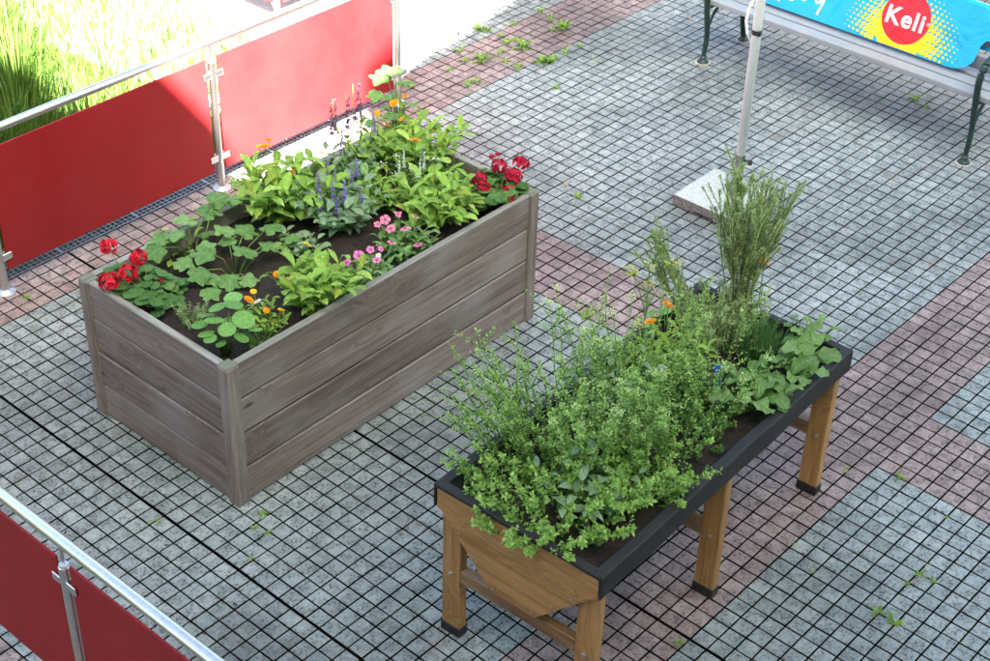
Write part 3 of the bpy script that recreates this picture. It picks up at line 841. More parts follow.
# the bottoms of white handwritten strokes
mb = MB()
for pts in ([(2.255, .19), (2.258, .14), (2.275, .06), (2.281, .036)], [(2.335, .20), (2.32, .13), (2.30, .105), (2.28, .125), (2.262, .19)], [(2.42, .20), (2.425, .12), (2.405, .095), (2.38, .11), (2.365, .2)],
            [(2.50, .20), (2.505, .1), (2.49, .072), (2.465, .085), (2.45, .2)], [(2.56, .22), (2.565, .08), (2.563, .036)]):
    P = [Vector((p_[0], p_[1], 0)) for p_ in pts]
    P = spline([(p_.x, p_.y, 0) for p_ in P], 5)
    vs = []
    for i, q in enumerate(P):
        d = (P[min(i + 1, len(P) - 1)] - P[max(i - 1, 0)]).normalized(); s2 = Vector((-d.y, d.x, 0)) * .0075
        vs += [tuple(bp(q.x + s2.x, q.y + s2.y, .0025 + len(mb.f) * 1e-5)), tuple(bp(q.x - s2.x, q.y - s2.y, .0025 + len(mb.f) * 1e-5))]
    mb.add(vs, [(2 * i, 2 * i + 1, 2 * i + 3, 2 * i + 2) for i in range(len(P) - 1)])
obj('script_lettering', mb.mesh('script_lettering', M['whiteprint']), bnr)

# ================================================================== PLANTS
def blade_leaf(name, mat, wf, n=5, fold=.22, rise=.35, droop=1.1, wave=0.0):
    """leaf of unit length along +Y, arching; wf(t) gives the half width"""
    mb = MB(); vs = []; fs = []
    y = z = 0.0
    for i in range(n + 1):
        t = i / n
        a = rise - droop * t
        w = wf(t)
        wv = wave * math.sin(t * 17) * w
        vs += [(-w, y, z + fold * w + wv), (0, y, z), (w, y, z + fold * w - wv)]
        y += math.cos(a) / n; z += math.sin(a) / n
    for i in range(n):
        b_ = i * 3
        fs += [(b_, b_ + 1, b_ + 4, b_ + 3), (b_ + 1, b_ + 2, b_ + 5, b_ + 4)]
    mb.add(vs, fs)
    return mb.mesh(name, mat, True)
def disc_leaf(name, mat, rf, n=16, cup=.12, wav=.05, off=.35):
    """leaf carried by a stalk, attached off-centre at the origin, spread towards +Y, about unit across"""
    mb = MB(); vs = [(0, 0, -.02)]; fs = []
    for ring, k in ((.55, 0), (1.0, 1)):
        for i in range(n):
            a = 2 * math.pi * i / n - math.pi / 2
            r = rf(a) * ring * .5
            vs.append((r * math.cos(a), r * math.sin(a) + off * ring * .5, cup * ring * ring * .5 * (1 if cup > 0 else 1) + wav * math.sin(3 * a + ring * 2) * ring))
    for i in range(n):
        i2 = (i + 1) % n
        fs.append((0, 1 + i, 1 + i2))
        fs.append((1 + i, 1 + n + i, 1 + n + i2, 1 + i2))
    mb.add(vs, fs)
    return mb.mesh(name, mat, True)
LEAF = {}
def lance(t): return max(.006, .17 * math.sin(math.pi * min(1, t ** 1.25 * .97 + .02)) ** .85)
def ovate(t): return max(.012, .24 * math.sin(math.pi * min(1, t ** .72 * .97 + .02)) ** .8)
def broad(t): return max(.02, .30 * math.sin(math.pi * min(1, t ** 1.2 * .93 + .03)) ** .6)
LEAF['calendula'] = [blade_leaf('leaf', G['calendula'], lance, 5, f, r_, d_, .12) for f, r_, d_ in ((.25, .5, 1.2), (.3, .25, 1.0), (.15, .6, 1.7), (.2, .2, .5))]
LEAF['sage'] = [blade_leaf('leaf', G['sage'], ovate, 5, f, r_, d_, .08) for f, r_, d_ in ((.25, .4, 1.2), (.2, .2, .8), (.15, .5, 1.5))]
LEAF['geranium_blade'] = [blade_leaf('leaf', G['squash'], ovate, 5, f, r_, d_, .05) for f, r_, d_ in ((.25, .4, 1.2), (.2, .2, .8))]
LEAF['radish'] = [blade_leaf('leaf', G['radish'], broad, 6, f, r_, d_, .3) for f, r_, d_ in ((.2, .5, 1.5), (.12, .3, 1.0), (.3, .6, 1.7))]
def lobed(a): return .62 + .30 * abs(math.cos(2.5 * (a - math.pi / 2))) ** .8 + .06 * math.cos(11 * a)
LEAF['squash'] = [disc_leaf('leaf', G['squash'], lobed, 20, c_, w_, .5) for c_, w_ in ((-.18, .04), (-.1, .06), (-.25, .05))]
LEAF['nasturtium'] = [disc_leaf('leaf', G['nasturtium'], lambda a: .97 + .03 * math.cos(7 * a), 14, c_, w_, .12) for c_, w_ in ((.10, .012), (.05, .02))]
def scal(a): return .9 + .1 * math.cos(9 * a) - .35 * max(0, -math.sin(a)) ** 8
LEAF['geranium'] = [disc_leaf('leaf', G['geranium'], scal, 18, c_, w_, .45) for c_, w_ in ((.15, .03), (-.1, .05), (.05, .05))]

def place_leaf(parent, kind, pos, d, ln, roll=0.0, wscale=1.0, up=Vector((0, 0, 1))):
    d = d.normalized()
    s = d.cross(up)
    if s.length < 1e-3: s = Vector((1, 0, 0))
    s.normalize(); nrm = s.cross(d)
    rot = Matrix((s, d, nrm)).transposed() @ Matrix.Rotation(roll, 3, 'Y')
    o = obj('leaf', random.choice(LEAF[kind]), parent, pos, rot.to_euler(), (ln * wscale, ln, ln))
    return o

def flower_mesh(name, mat, cmat, petals=11, rows=2, cup=.25):
    mb = MB()
    for row in range(rows):
        r0, r1 = .12, .5 - row * .12
        for k in range(petals):
            a = 2 * math.pi * (k + .5 * row) / petals
            da = math.pi / petals * 1.15
            z1 = cup * .3 + row * .07
            mb.add([(r0 * math.cos(a - da), r0 * math.sin(a - da), .02 + row * .03), (r0 * math.cos(a + da), r0 * math.sin(a + da), .02 + row * .03),
                    (r1 * math.cos(a + da * .7), r1 * math.sin(a + da * .7), z1), (r1 * 1.06 * math.cos(a), r1 * 1.06 * math.sin(a), z1 - .02), (r1 * math.cos(a - da * .7), r1 * math.sin(a - da * .7), z1)], [(0, 1, 2, 3, 4)], 0)
    mb.tube([(0, 0, .0), (0, 0, .10), (0, 0, .14)], [.17, .16, .08], 8, 1)
    return mb.mesh(name, [mat, cmat])
FL = {
    'orange': flower_mesh('flower', G['orange_petal'], G['orange_petal'], 12, 3),
    'yellow': flower_mesh('flower', G['yellow_petal'], G['orange_petal'], 11, 2),
    'pink': flower_mesh('flower', G['pink_petal'], G['maroon_petal'], 5, 1, .1),
    'rose': flower_mesh('flower', G['rose_petal'], G['maroon_petal'], 5, 1, .1),
    'white': flower_mesh('flower', G['white_petal'], G['yellow_petal'], 6, 1, .2),
    'lilac': flower_mesh('flower', G['lilac_petal'], G['lilac_petal'], 8, 3, 1.2),
}
def pom_mesh(mat, seed, n=40):
    """head of a geranium: a ball of many small petals"""
    random.seed(seed); mb = MB()
    for k in range(n):
        z = rnd(-.5, 1); a = rnd(0, 6.283); r = math.sqrt(max(0, 1 - z * z))
        d = Vector((r * math.cos(a), r * math.sin(a), z * .8))
        c = d * rnd(.34, .44)
        o1 = d.orthogonal().normalized(); o2 = d.normalized().cross(o1)
        a0 = rnd(0, 6)
        for q in range(5):
            e = o1 * math.cos(a0 + q * 1.257) + o2 * math.sin(a0 + q * 1.257) + d * rnd(.1, .6)
            mb.leaf(c, e, d, rnd(.15, .21), rnd(.13, .18), 0, .1)
    return mb.mesh('flower_head', mat)
POM = [pom_mesh(G['red_petal'], 21), pom_mesh(G['red_petal'], 22), pom_mesh(G['dark_red_petal'], 23), pom_mesh(G['dark_red_petal'], 24)]
def spike_mesh(mat, seed):
    random.seed(seed); mb = MB()
    for k in range(60):
        t = rnd(0, 1); a = rnd(0, 6.283)
        d = Vector((math.cos(a), math.sin(a), .5))
        mb.leaf(Vector((0, 0, t)), d, Vector((0, 0, 1)), .13 * (1.1 - t * .7), .09)
    return mb.mesh('flower_spike', mat)
SPIKE = {'violet': spike_mesh(G['violet_petal'], 31), 'maroon': spike_mesh(G['maroon_petal'], 32), 'whitespike': spike_mesh(G['white_petal'], 33)}

def stem_curve(base, d, ln, sag=.15, n=5):
    pts = [Vector(base)]; d = d.normalized()
    for i in range(n):
        d = (d + Vector((rnd(-.1, .1), rnd(-.1, .1), -sag / n + rnd(-.05, .05)))).normalized()
        pts.append(pts[-1] + d * ln / n)
    return pts
def along(pts, t):
    f = t * (len(pts) - 1); i = min(int(f), len(pts) - 2)
    return pts[i].lerp(pts[i + 1], f - i), (pts[i + 1] - pts[i]).normalized()

def clump(label, cat, name, base, kind, nstem, height, spread, lpl, ll, flowers=(), seed=0, sag=.25, lean=(0, 0), fsize=.034, start=.05, wscale=1.0):
    """leafy clump: stems that carry separate leaves, and separate flowers on stalks
    flowers: list of (dx, dy, z, colour, size)"""
    random.seed(seed)
    if base[2] == SZ:
        nstem = int(nstem * 1.45); height *= 1.15; ll *= 1.1; spread *= 1.1
    t = thing(name, label, cat, base)
    sm = MB()
    for k in range(nstem):
        az = k * 2.399 + rnd(-.3, .3)
        f = math.sqrt((k + .5) / nstem)
        d = Vector((math.cos(az) * f * spread + lean[0], math.sin(az) * f * spread + lean[1], 1))
        ln = height * rnd(.75, 1.1) * math.sqrt(1 + (f * spread) ** 2 * .4)
        pts = stem_curve((math.cos(az) * f * .03, math.sin(az) * f * .03, -.02), d, ln, sag)
        sm.tube(pts, [.0035, .0032, .003, .0026, .0022, .0015], 5)
        for q in range(lpl):
            tt = start + (1 - start) * (q + rnd(.2, .9)) / lpl
            p, dd = along(pts, min(1, tt))
            a2 = q * 2.4 + k + rnd(-.4, .4)
            out = Vector((math.cos(a2), math.sin(a2), rnd(.15, .75)))
            out += Vector((d.x, d.y, 0)) * .5
            ln_ = ll * rnd(.65, 1.15) * (1.05 - .25 * tt)
            if base[2] == SZ:
                e_ = Vector(base) + p + out.normalized() * ln_ * .8
                if not (-2.10 < e_.x < -.24 and 1.94 < e_.y < 2.81) and p.z < .105:
                    out = out - 2 * Vector((out.x * .9, out.y * .9, 0))
                    e_ = Vector(base) + p
                    if not (-2.10 < e_.x < -.24 and 1.94 < e_.y < 2.81): continue
            place_leaf(t, kind, p, out, ln_, rnd(-.35, .35), wscale)
    for fx, fy, fz, col, fs_ in flowers:
        top = Vector((fx, fy, fz))
        sm.tube([Vector((fx * .3, fy * .3, 0)), Vector((fx * .8, fy * .8, fz * .6)), top], [.003, .0025, .002], 5)
        if col in FL:
            obj('flower', FL[col], t, top, (rnd(-.6, .5), rnd(-.6, .5), rnd(0, 6)), (fs_ * rnd(.78, .98),) * 3)
        elif col in SPIKE:
            obj('flower_spike', SPIKE[col], t, top - Vector((0, 0, fs_)), (rnd(-.1, .1), rnd(-.1, .1), rnd(0, 6)), (fs_ * .8 + .02, fs_ * .8 + .02, fs_))
        else:
            obj('flower_head', POM[int(col[3:])], t, top, (rnd(-.3, .3), rnd(-.3, .3), rnd(0, 6)), (fs_,) * 3)
    obj('stems', sm.mesh('stems', G['stem'], True), t, kind='stuff')
    return t

def stalked(label, cat, name, base, kind, leaves, seed=0, flowers=()):
    """leaves each on its own stalk; leaves: list of (dx, dy, z, size)"""
    random.seed(seed)
    t = thing(name, label, cat, base)
    sm = MB()
    for (dx, dy, z, s) in leaves:
        if base[2] == SZ:
            ex = min(max(base[0] + dx, -2.085), -.255); ey = min(max(base[1] + dy, 1.955), 2.80)
            if abs(ex - base[0] - dx) + abs(ey - base[1] - dy) > .001 or not (-2.04 < ex < -.30 and 2.0 < ey < 2.75):
                z = max(z, .10 + rnd(0, .03))
            dx, dy = ex - base[0], ey - base[1]
        top = Vector((dx, dy, z))
        b = Vector((dx * .12, dy * .12, -.01))
        mid = b.lerp(top, .55) + Vector((-dx * .15, -dy * .15, z * .22))
        sm.tube([b, mid, top], [.0035, .003, .0022], 5)
        d = Vector((dx + rnd(-.02, .02), dy + rnd(-.02, .02), 0))
        if d.length < .01: d = Vector((rnd(-1, 1), rnd(-1, 1), 0))
        d.normalize(); d.z = rnd(-.35, .05)
        place_leaf(t, kind, top, d, s * (.86 if kind == 'squash' else 1), rnd(-.3, .3))
    for fx, fy, fz, col, fs_ in flowers:
        top = Vector((fx, fy, fz))
        sm.tube([Vector((fx * .3, fy * .3, 0)), Vector((fx * .8, fy * .8, fz * .7)), top], [.003, .0025, .002], 5)
        if col in FL: obj('flower', FL[col], t, top, (rnd(-.4, .4), rnd(-.4, .4), rnd(0, 6)), (fs_,) * 3)
        else: obj('flower_head', POM[int(col[3:])], t, top, (rnd(-.3, .3), rnd(-.3, .3), rnd(0, 6)), (fs_,) * 3)
    obj('stems', sm.mesh('stems', G['stem'], True), t, kind='stuff')
    return t

def bush(label, cat, name, base, mat, nstem, height, spread, nleaf, ll, lw, seed=0, lean=(0, 0), sag=.3, woody=False, tipdense=1.0, needles=False, rad=.03, up=.35, buds=None, flowers=(), side=0):
    """small-leaved bush: all the tiny leaves are one foliage mesh"""
    random.seed(seed)
    t = thing(name, label, cat, base)
    sm, fm, bm_ = MB(), MB(), MB()
    def leafy(pts, n, ll_, lw_, t0=.1):
        for q in range(n):
            tt = t0 + (1 - t0) * (q + rnd(0, 1)) / n
            tt = 1 - (1 - tt) ** tipdense
            p, dd = along(pts, min(.999, max(0, tt)))
            a2 = (q // 2) * math.pi / 2 + (q % 2) * math.pi + rnd(-.5, .5)
            o1 = dd.orthogonal().normalized(); o2 = dd.cross(o1)
            out = o1 * math.cos(a2) + o2 * math.sin(a2) + dd * (rnd(.5, 1.3) if needles else rnd(.0, .7)) + Vector((0, 0, up if not needles else 0))
            s = rnd(.65, 1.15)
            fm.leaf(p, out, dd + Vector((rnd(-.3, .3), rnd(-.3, .3), .4)), ll_ * s, lw_ * s, 0, .15, rnd(-.2, .6))
    for k in range(nstem):
        az = k * 2.399 + rnd(-.4, .4)
        f = math.sqrt((k + .5) / nstem)
        d = Vector((math.cos(az) * f * spread + lean[0], math.sin(az) * f * spread + lean[1], 1))
        ln = height * rnd(.82, 1.03) if needles else height * (rnd(.5, 1.0) if random.random() < .75 else rnd(1.0, 1.25))
        pts = stem_curve((math.cos(az) * f * rad, math.sin(az) * f * rad, -.02), d, ln, sag, 6)
        sm.tube(pts, [.0032, .003, .0026, .0022, .0018, .0015, .001], 4)
        leafy(pts, nleaf, ll, lw)
        for q in range(side):
            p, dd = along(pts, rnd(.35, .95))
            a2 = rnd(0, 6.283)
            d2 = dd + Vector((math.cos(a2), math.sin(a2), rnd(-.1, .5))) * (.4 if needles else .9)
            sp_ = stem_curve(p, d2, ln * rnd(.14, .28), .05, 3)
            sm.tube(sp_, [.0018, .0015, .0012, .0008], 4)
            leafy(sp_, max(4, nleaf // 3), ll * .8, lw * .8, .0)
        if buds and random.random() < buds[0]:
            tip = pts[-1]
            for q in range(buds[1]):
                bm_.leaf(tip + Vector((rnd(-1, 1), rnd(-1, 1), rnd(-.6, .6))) * buds[2], Vector((rnd(-1, 1), rnd(-1, 1), rnd(0, 1))), Vector((0, 0, 1)), .008, .006)
    obj('stems', sm.mesh('stems', G['woody'] if woody else G['stem'], True), t, kind='stuff')
    obj('foliage', fm.mesh('foliage', mat), t, kind='stuff')
    if bm_.v: obj('flower_buds', bm_.mesh('flower_buds', buds[3]), t, kind='stuff')
    for fx, fy, fz, col, fs_ in flowers:
        top = Vector((fx, fy, fz))
        if col in FL: obj('flower', FL[col], t, top, (rnd(-.5, .3), rnd(-.5, .3), rnd(0, 6)), (fs_,) * 3)
        elif col in SPIKE: obj('flower_spike', SPIKE[col], t, top - Vector((0, 0, fs_)), (0, 0, rnd(0, 6)), (fs_ * .8 + .02, fs_ * .8 + .02, fs_))
        else: obj('flower_head', POM[int(col[3:])], t, top, (0, 0, rnd(0, 6)), (fs_,) * 3)
    return t

# ---------------- in the raised bed
def ring_leaves(n, r0, r1, z0, z1, s0, s1, seed):
    random.seed(seed); out = []
    for k in range(n):
        f = math.sqrt((k + .5) / n); a = k * 2.399 + rnd(-.3, .3)
        r = r0 + (r1 - r0) * f
        out.append((r * math.cos(a), r * math.sin(a), z1 + (z0 - z1) * f + rnd(-.015, .015), rnd(s0, s1)))
    return out
stalked('bright red geranium at the bed corner by the shaded railing panel', 'flower', 'geranium', (-1.985, 2.62, SZ), 'geranium',
        ring_leaves(110, .01, .16, .03, .16, .045, .075, 1), 1,
        [(-.04, .17, .23, 'pom0', .085), (-.06, .02, .17, 'pom1', .09), (.03, .06, .19, 'pom0', .085), (-.13, .06, .14, 'pom0', .105), (.05, -.05, .11, 'pom1', .028), (.07, -.03, .11, 'pom0', .025), (-.09, -.10, .05, 'pom3', .035)])
bush('small upright yellowish herb sprig beside the bright red geranium', 'herb', 'herb_sprig', (-1.955, 2.34, SZ), G['rosemary'], 16, .13, .45, 60, .016, .004, 4, needles=True, sag=.05)
stalked('nasturtium with round flat leaves in the near inner bed corner', 'plant', 'nasturtium', (-2.0, 2.075, SZ), 'nasturtium',
        [(-.02, .02, .17, .085), (.03, .06, .19, .085), (.075, .02, .20, .09), (.06, -.055, .175, .10), (-.01, -.04, .155, .08), (-.06, .03, .12, .075), (-.055, .075, .14, .075), (.0, .10, .15, .075), (.02, -.085, .12, .07), (.09, -.09, .10, .055), (-.075, -.01, .09, .06), (.12, .07, .19, .085), (.10, -.04, .13, .06), (-.03, -.02, .08, .05), (.05, .02, .13, .07)], 5)
stalked('squash plant with large lobed leaves near the shaded railing panel', 'plant', 'squash_plant', (-1.62, 2.74, SZ), 'squash',
        [(-.16, .02, .10, .14), (-.10, .09, .13, .14), (-.04, .02, .15, .13), (.03, .10, .16, .16), (.12, .04, .17, .17), (.0, -.07, .11, .13), (-.10, -.07, .08, .13), (.20, .10, .20, .18), (.10, -.07, .14, .14), (.26, .02, .2, .17), (-.02, .05, .09, .12), (.06, .0, .1, .12)], 6)
stalked('squash plant with lobed leaves in open soil at the bed centre', 'plant', 'squash_plant', (-1.58, 2.50, SZ), 'squash',
        [(-.14, .03, .08, .15), (-.06, .08, .11, .16), (.03, .0, .13, .16), (.12, .06, .15, .16), (.15, -.04, .11, .14), (-.07, -.06, .06, .14), (-.17, -.06, .04, .13), (.22, .02, .14, .15), (-.02, -.10, .05, .13), (.06, .10, .10, .13), (.26, -.06, .1, .13), (-.1, .0, .04, .12)], 7)
bush('low thyme-like tuft beneath the small yellow pansies', 'herb', 'low_herb', (-1.83, 2.04, SZ), G['dark'], 26, .10, .9, 34, .012, .005, 8, sag=.4)
clump('small yellow pansies with one white flower beside the low herb tuft', 'flower', 'pansy', (-1.74, 2.10, SZ), 'calendula', 12, .10, .8, 5, .055,
      [(-.045, .06, .13, 'orange', .05), (-.02, -.02, .10, 'orange', .036), (.035, -.05, .09, 'yellow', .036), (-.01, .045, .11, 'white', .04), (.0, .08, .14, 'yellow', .03)], 9)
clump('bright green calendula clump spilling over the long front board', 'plant', 'calendula', (-1.50, 2.05, SZ), 'calendula', 20, .23, .62, 7, .115,
      [(.11, .17, .20, 'yellow', .045), (-.09, .14, .15, 'orange', .045)], 10, .35, (-.02, -.08))
clump('low dianthus with violet-pink flowers against the front board', 'flower', 'dianthus', (-1.21, 2.015, SZ), 'geranium_blade', 16, .11, .85, 6, .05,
      [(-.03, .03, .15, 'pink', .055), (-.085, .05, .13, 'pink', .042), (.03, -.02, .12, 'pink', .04), (.06, .05, .13, 'pink', .045), (-.02, -.07, .10, 'pink', .045), (-.075, -.02, .09, 'pink', .042), (.095, .02, .13, 'pink', .035), (.10, .05, .13, 'pink', .04), (.06, -.0, .12, 'white', .028)], 11)
clump('vinca with rose-pink flowers behind the front board', 'flower', 'vinca', (-.94, 2.05, SZ), 'geranium_blade', 16, .14, .8, 6, .065,
      [(-.03, .10, .17, 'rose', .055), (-.045, .05, .15, 'rose', .05), (-.0, .0, .15, 'rose', .055), (.045, -.03, .15, 'rose', .05), (-.09, .0, .12, 'rose', .048), (.03, .08, .18, 'rose', .045), (.085, .02, .17, 'rose', .045), (.0, -.08, .10, 'rose', .048), (.06, .1, .16, 'rose', .04), (-.06, .12, .15, 'rose', .04), (.09, -.05, .11, 'rose', .045)], 12)
clump('grey-green sage with blue-violet flower spikes at the bed centre', 'herb', 'flowering_sage', (-.97, 2.45, SZ), 'sage', 19, .22, .8, 6, .085,
      [(-.06, -.02, 0.28, 'violet', .12), (-.02, -.06, 0.29, 'violet', .13), (-.12, .0, 0.25, 'violet', .11), (.10, .02, 0.29, 'violet', .11), (.15, .04, 0.30, 'violet', .11), (-.07, .06, 0.30, 'violet', .12), (.02, .10, 0.32, 'violet', .11), (.05, -.10, 0.24, 'violet', .1), (-.09, -.07, 0.23, 'violet', .1), (.0, .02, 0.31, 'violet', .12)], 13, .3)
clump('tall salvia with dark purple flower spikes beside the sunlit railing panel', 'flower', 'salvia', (-.62, 2.72, SZ), 'sage', 15, .17, .8, 6, .08,
      [(-.08, .06, .43, 'maroon', .19), (.0, .04, .45, 'maroon', .2), (.07, .06, .48, 'maroon', .22), (-.03, .10, .42, 'maroon', .17), (.10, .03, .42, 'maroon', .15), (.11, -.04, .33, 'violet', .1), (.15, .0, .32, 'violet', .1), (-.1, -.03, .33, 'violet', .1)], 14, .3)
clump('large calendula clump with orange flowers against the back board, partly sunlit', 'plant', 'calendula', (-1.08, 2.70, SZ), 'calendula', 24, .25, .75, 7, .14,
      [(.0, .13, .33, 'orange', .05), (.04, .15, .34, 'orange', .045), (-.02, .15, .33, 'yellow', .04), (.02, -.03, .25, 'orange', .03), (.1, .1, .3, 'white', .03)], 15, .35)
clump('low blue-green strawberry-like plant beside the sage', 'plant', 'low_plant', (-1.24, 2.42, SZ), 'sage', 9, .10, .7, 4, .07, [], 16)
clump('calendula clump between the pink vinca and dark red geranium', 'plant', 'calendula', (-.62, 2.15, SZ), 'calendula', 22, .21, .8, 7, .12, [(.15, -.02, .12, 'rose', .03)], 17, .35)
bush('white alyssum with grey-green foliage and spires at the bed rear', 'flower', 'alyssum', (-.50, 2.42, SZ), G['mint'], 30, .22, .55, 40, .018, .006, 18, sag=.15, buds=(.6, 16, .014, G['white_petal']),
     flowers=[(-.05, .02, .25, 'whitespike', .10), (-.10, .0, .22, 'whitespike', .09), (.02, -.05, .24, 'whitespike', .10), (.05, .0, .24, 'whitespike', .09), (-.02, -.06, .2, 'whitespike', .08), (.03, .02, .27, 'orange', .05)])
clump('leafy calendula clump at the far bed end, sunlit behind', 'plant', 'calendula', (-.33, 2.55, SZ), 'calendula', 20, .24, .65, 7, .125, [(-.02, .10, .26, 'orange', .035), (-.12, .10, .26, 'orange', .04)], 19, .3, (.05, 0))
stalked('tall sunlit leafy plant with orange flowers in the far rear bed corner', 'plant', 'tall_plant', (-.28, 2.74, SZ), 'squash',
        [(-.08, .04, .36, .13), (-.02, .09, .42, .15), (.06, .05, .44, .16), (.12, .0, .40, .15), (.03, -.03, .30, .11), (-.05, -.02, .26, .11), (.0, .12, .25, .10), (.12, .09, .30, .11), (-.12, .08, .22, .10), (.06, .02, .22, .1), (-.02, .02, .18, .1), (.05, -.06, .2, .1)], 20,
        [(-.03, .0, .30, 'orange', .05), (.05, .0, .31, 'orange', .035), (-.06, -.04, .24, 'yellow', .04)])
stalked('dark red geranium at the far bed end beside open paving', 'flower', 'geranium', (-.30, 2.04, SZ), 'geranium',
        ring_leaves(95, .01, .16, .03, .15, .045, .07, 21), 21,
        [(-.06, .08, .14, 'pom2', .085), (-.07, .04, .11, 'pom3', .075), (.06, .06, .17, 'pom2', .085), (.06, -.03, .15, 'pom3', .10), (.15, .0, .17, 'pom2', .09), (.01, -.05, .10, 'pom3', .08), (.05, .10, .21, 'pom3', .03), (.07, .08, .22, 'pom2', .03), (-.2, .0, .09, 'pom2', .03), (-.04, -.1, .1, 'pom3', .06)])
clump('yellow-green seedling rising above the rear board by the shaded railing panel', 'plant', 'seedling', (-1.66, 2.80, SZ), 'calendula', 4, .16, .4, 3, .07, [], 22)
bush('thin trailing sprig hanging inside the far end board', 'plant', 'trailing_sprig', (-.27, 2.38, SZ), G['dark'], 7, .17, .5, 16, .016, .012, 23, sag=.1)

bush('low feathery filler herb between sage and the sunlit rear board', 'herb', 'filler_herb', (-.80, 2.62, SZ), G['dark'], 40, .19, .7, 30, .02, .011, 24, sag=.25, side=2, rad=.06)
bush('small-leaved herb between the white alyssum and calendula at the bed end', 'herb', 'filler_herb', (-.42, 2.30, SZ), G['dark'], 40, .16, .8, 30, .018, .011, 25, sag=.25, side=2, rad=.06)
clump('pale leafy lettuce between sage and the rear calendula', 'vegetable', 'lettuce', (-.72, 2.45, SZ), 'calendula', 12, .17, .8, 6, .085, [], 26, .35)
clump('young leafy greens beside the tall plant in the rear bed corner', 'vegetable', 'leafy_greens', (-.46, 2.70, SZ), 'calendula', 14, .22, .6, 6, .085, [(.02, .03, .30, 'orange', .035)], 27, .3)
# ---------------- in the planter
def P(x, y, z=PZ): return (x, y, z)
bush('low spreading pale green oregano cushion over the near trough end', 'herb', 'oregano', P(-1.85, .42), G['oregano'], 95, .25, .75, 30, .023, .0145, 40, (-.14, -.03), .35, side=3, rad=.22, tipdense=1.3)
bush('tall bushy marjoram with pale flower tips leaning to the raised bed', 'herb', 'marjoram', P(-1.56, .53), G['mint'], 46, .54, .42, 54, .019, .0115, 41, (-.06, .06), .15, side=6, rad=.20, buds=(.8, 24, .018, G['budpale']), tipdense=1.25)
bush('tall marjoram bush with yellowish flower tips behind the marigold', 'herb', 'marjoram', P(-1.33, .40), G['mint'], 46, .52, .40, 54, .019, .0115, 42, (.02, -.03), .15, side=6, rad=.19, buds=(.8, 24, .018, G['budpale']), tipdense=1.25)
bush('bright oregano clump at the trough middle beside bare soil', 'herb', 'oregano', P(-1.56, .27), G['oregano'], 52, .27, .6, 32, .022, .0145, 43, (-.04, -.10), .3, side=4, rad=.13, tipdense=1.3)
bush('loose marjoram branches reaching out over the near paving', 'herb', 'marjoram', P(-1.76, .68), G['oregano'], 12, .48, .34, 40, .018, .0115, 44, (-.14, .42), .2, side=5, rad=.06, tipdense=1.25)
clump('broad-leaved sage amid the marjoram stems', 'herb', 'sage', P(-1.74, .33), 'sage', 18, .24, .7, 6, .085, [], 45, .3, (-.1, -.15))
clump('tall lemon balm with wide leaves rising through marjoram', 'herb', 'lemon_balm', P(-1.40, .52), 'sage', 16, .42, .42, 9, .07, [], 46, .15)
clump('bright marigold clump with orange flowers at the trough centre', 'flower', 'marigold', P(-.90, .57), 'calendula', 30, .23, .7, 10, .095,
      [(-.04, .10, .26, 'orange', .055), (.10, .12, .26, 'orange', .065), (.03, .12, .25, 'rose', .035), (.05, -.06, .2, 'orange', .02)], 47, .25, wscale=.75)
def chives(label, base, seed, n, h, flowers):
    random.seed(seed)
    t = thing('chives', label, 'herb', base); mb = MB()
    for k in range(n):
        a = rnd(0, 6.283); r = rnd(0, .055)
        b = Vector((r * math.cos(a), r * math.sin(a), -.02)); d = Vector((math.cos(a) * r * 4, math.sin(a) * r * 4, 1)) + Vector((rnd(-.15, .15), rnd(-.15, .15), 0))
        pts = stem_curve(b, d, h * rnd(.6, 1.1), .12, 4)
        mb.tube(pts, [.002, .002, .0018, .0014, .0004], 4, 0, False)
    obj('foliage', mb.mesh('foliage', G['chive'], True), t, kind='stuff')
    for (x, y, z) in flowers: obj('flower', FL['lilac'], t, (x, y, z), (0, 0, 0), (.024,) * 3)
chives('dark green chive tuft with two lilac flower heads', P(-.58, .36), 50, 260, .25, [(-.01, .03, .265), (.02, .02, .26)])
chives('chive-like grass tuft in front of the marigold clump', P(-.98, .44), 51, 160, .20, [])
bush('tall upright rosemary with bare woody lower stems', 'shrub', 'rosemary', P(-.37, .61), G['rosemary'], 34, .68, .15, 300, .019, .0048, 52, (.11, .07), .0, True, 1.5, True, .03, side=6)
bush('leaning rosemary branch stretched towards the parasol stand', 'shrub', 'rosemary', P(-.55, .66), G['rosemary'], 9, .50, .12, 260, .024, .0055, 53, (-.10, .85), .05, True, 1.3, True, .03, side=3)
bush('dense low rosemary mass around the upright rosemary', 'shrub', 'rosemary', P(-.56, .58), G['rosemary'], 60, .24, .5, 110, .023, .005, 54, (0, .05), .15, True, .9, True, .11, side=2)
clump('single orange marigold standing beside the upright rosemary', 'flower', 'marigold', P(-.36, .52), 'calendula', 5, .22, .25, 8, .06, [(.05, .03, .30, 'orange', .055)], 55, .1, wscale=.7)
clump('radish with large crinkled pale leaves leaning over the liner', 'vegetable', 'radish', P(-.82, .22), 'radish', 11, .15, .8, 2, .155, [], 56, .2, (.02, -.05), start=.5)
clump('second radish rosette between chives and the outer liner edge', 'vegetable', 'radish', P(-.56, .20), 'radish', 9, .16, .8, 2, .14, [], 57, .2, (.05, -.03), start=.5)
clump('radish seedling group near the far trough corner', 'vegetable', 'radish', P(-.44, .24), 'radish', 5, .14, .7, 2, .10, [], 58, .2, start=.5)
bush('low leafy thyme beside the blue plant tag', 'herb', 'thyme', P(-.98, .34), G['dark'], 55, .15, .9, 30, .015, .010, 59, (0, 0), .3, side=2, rad=.10)
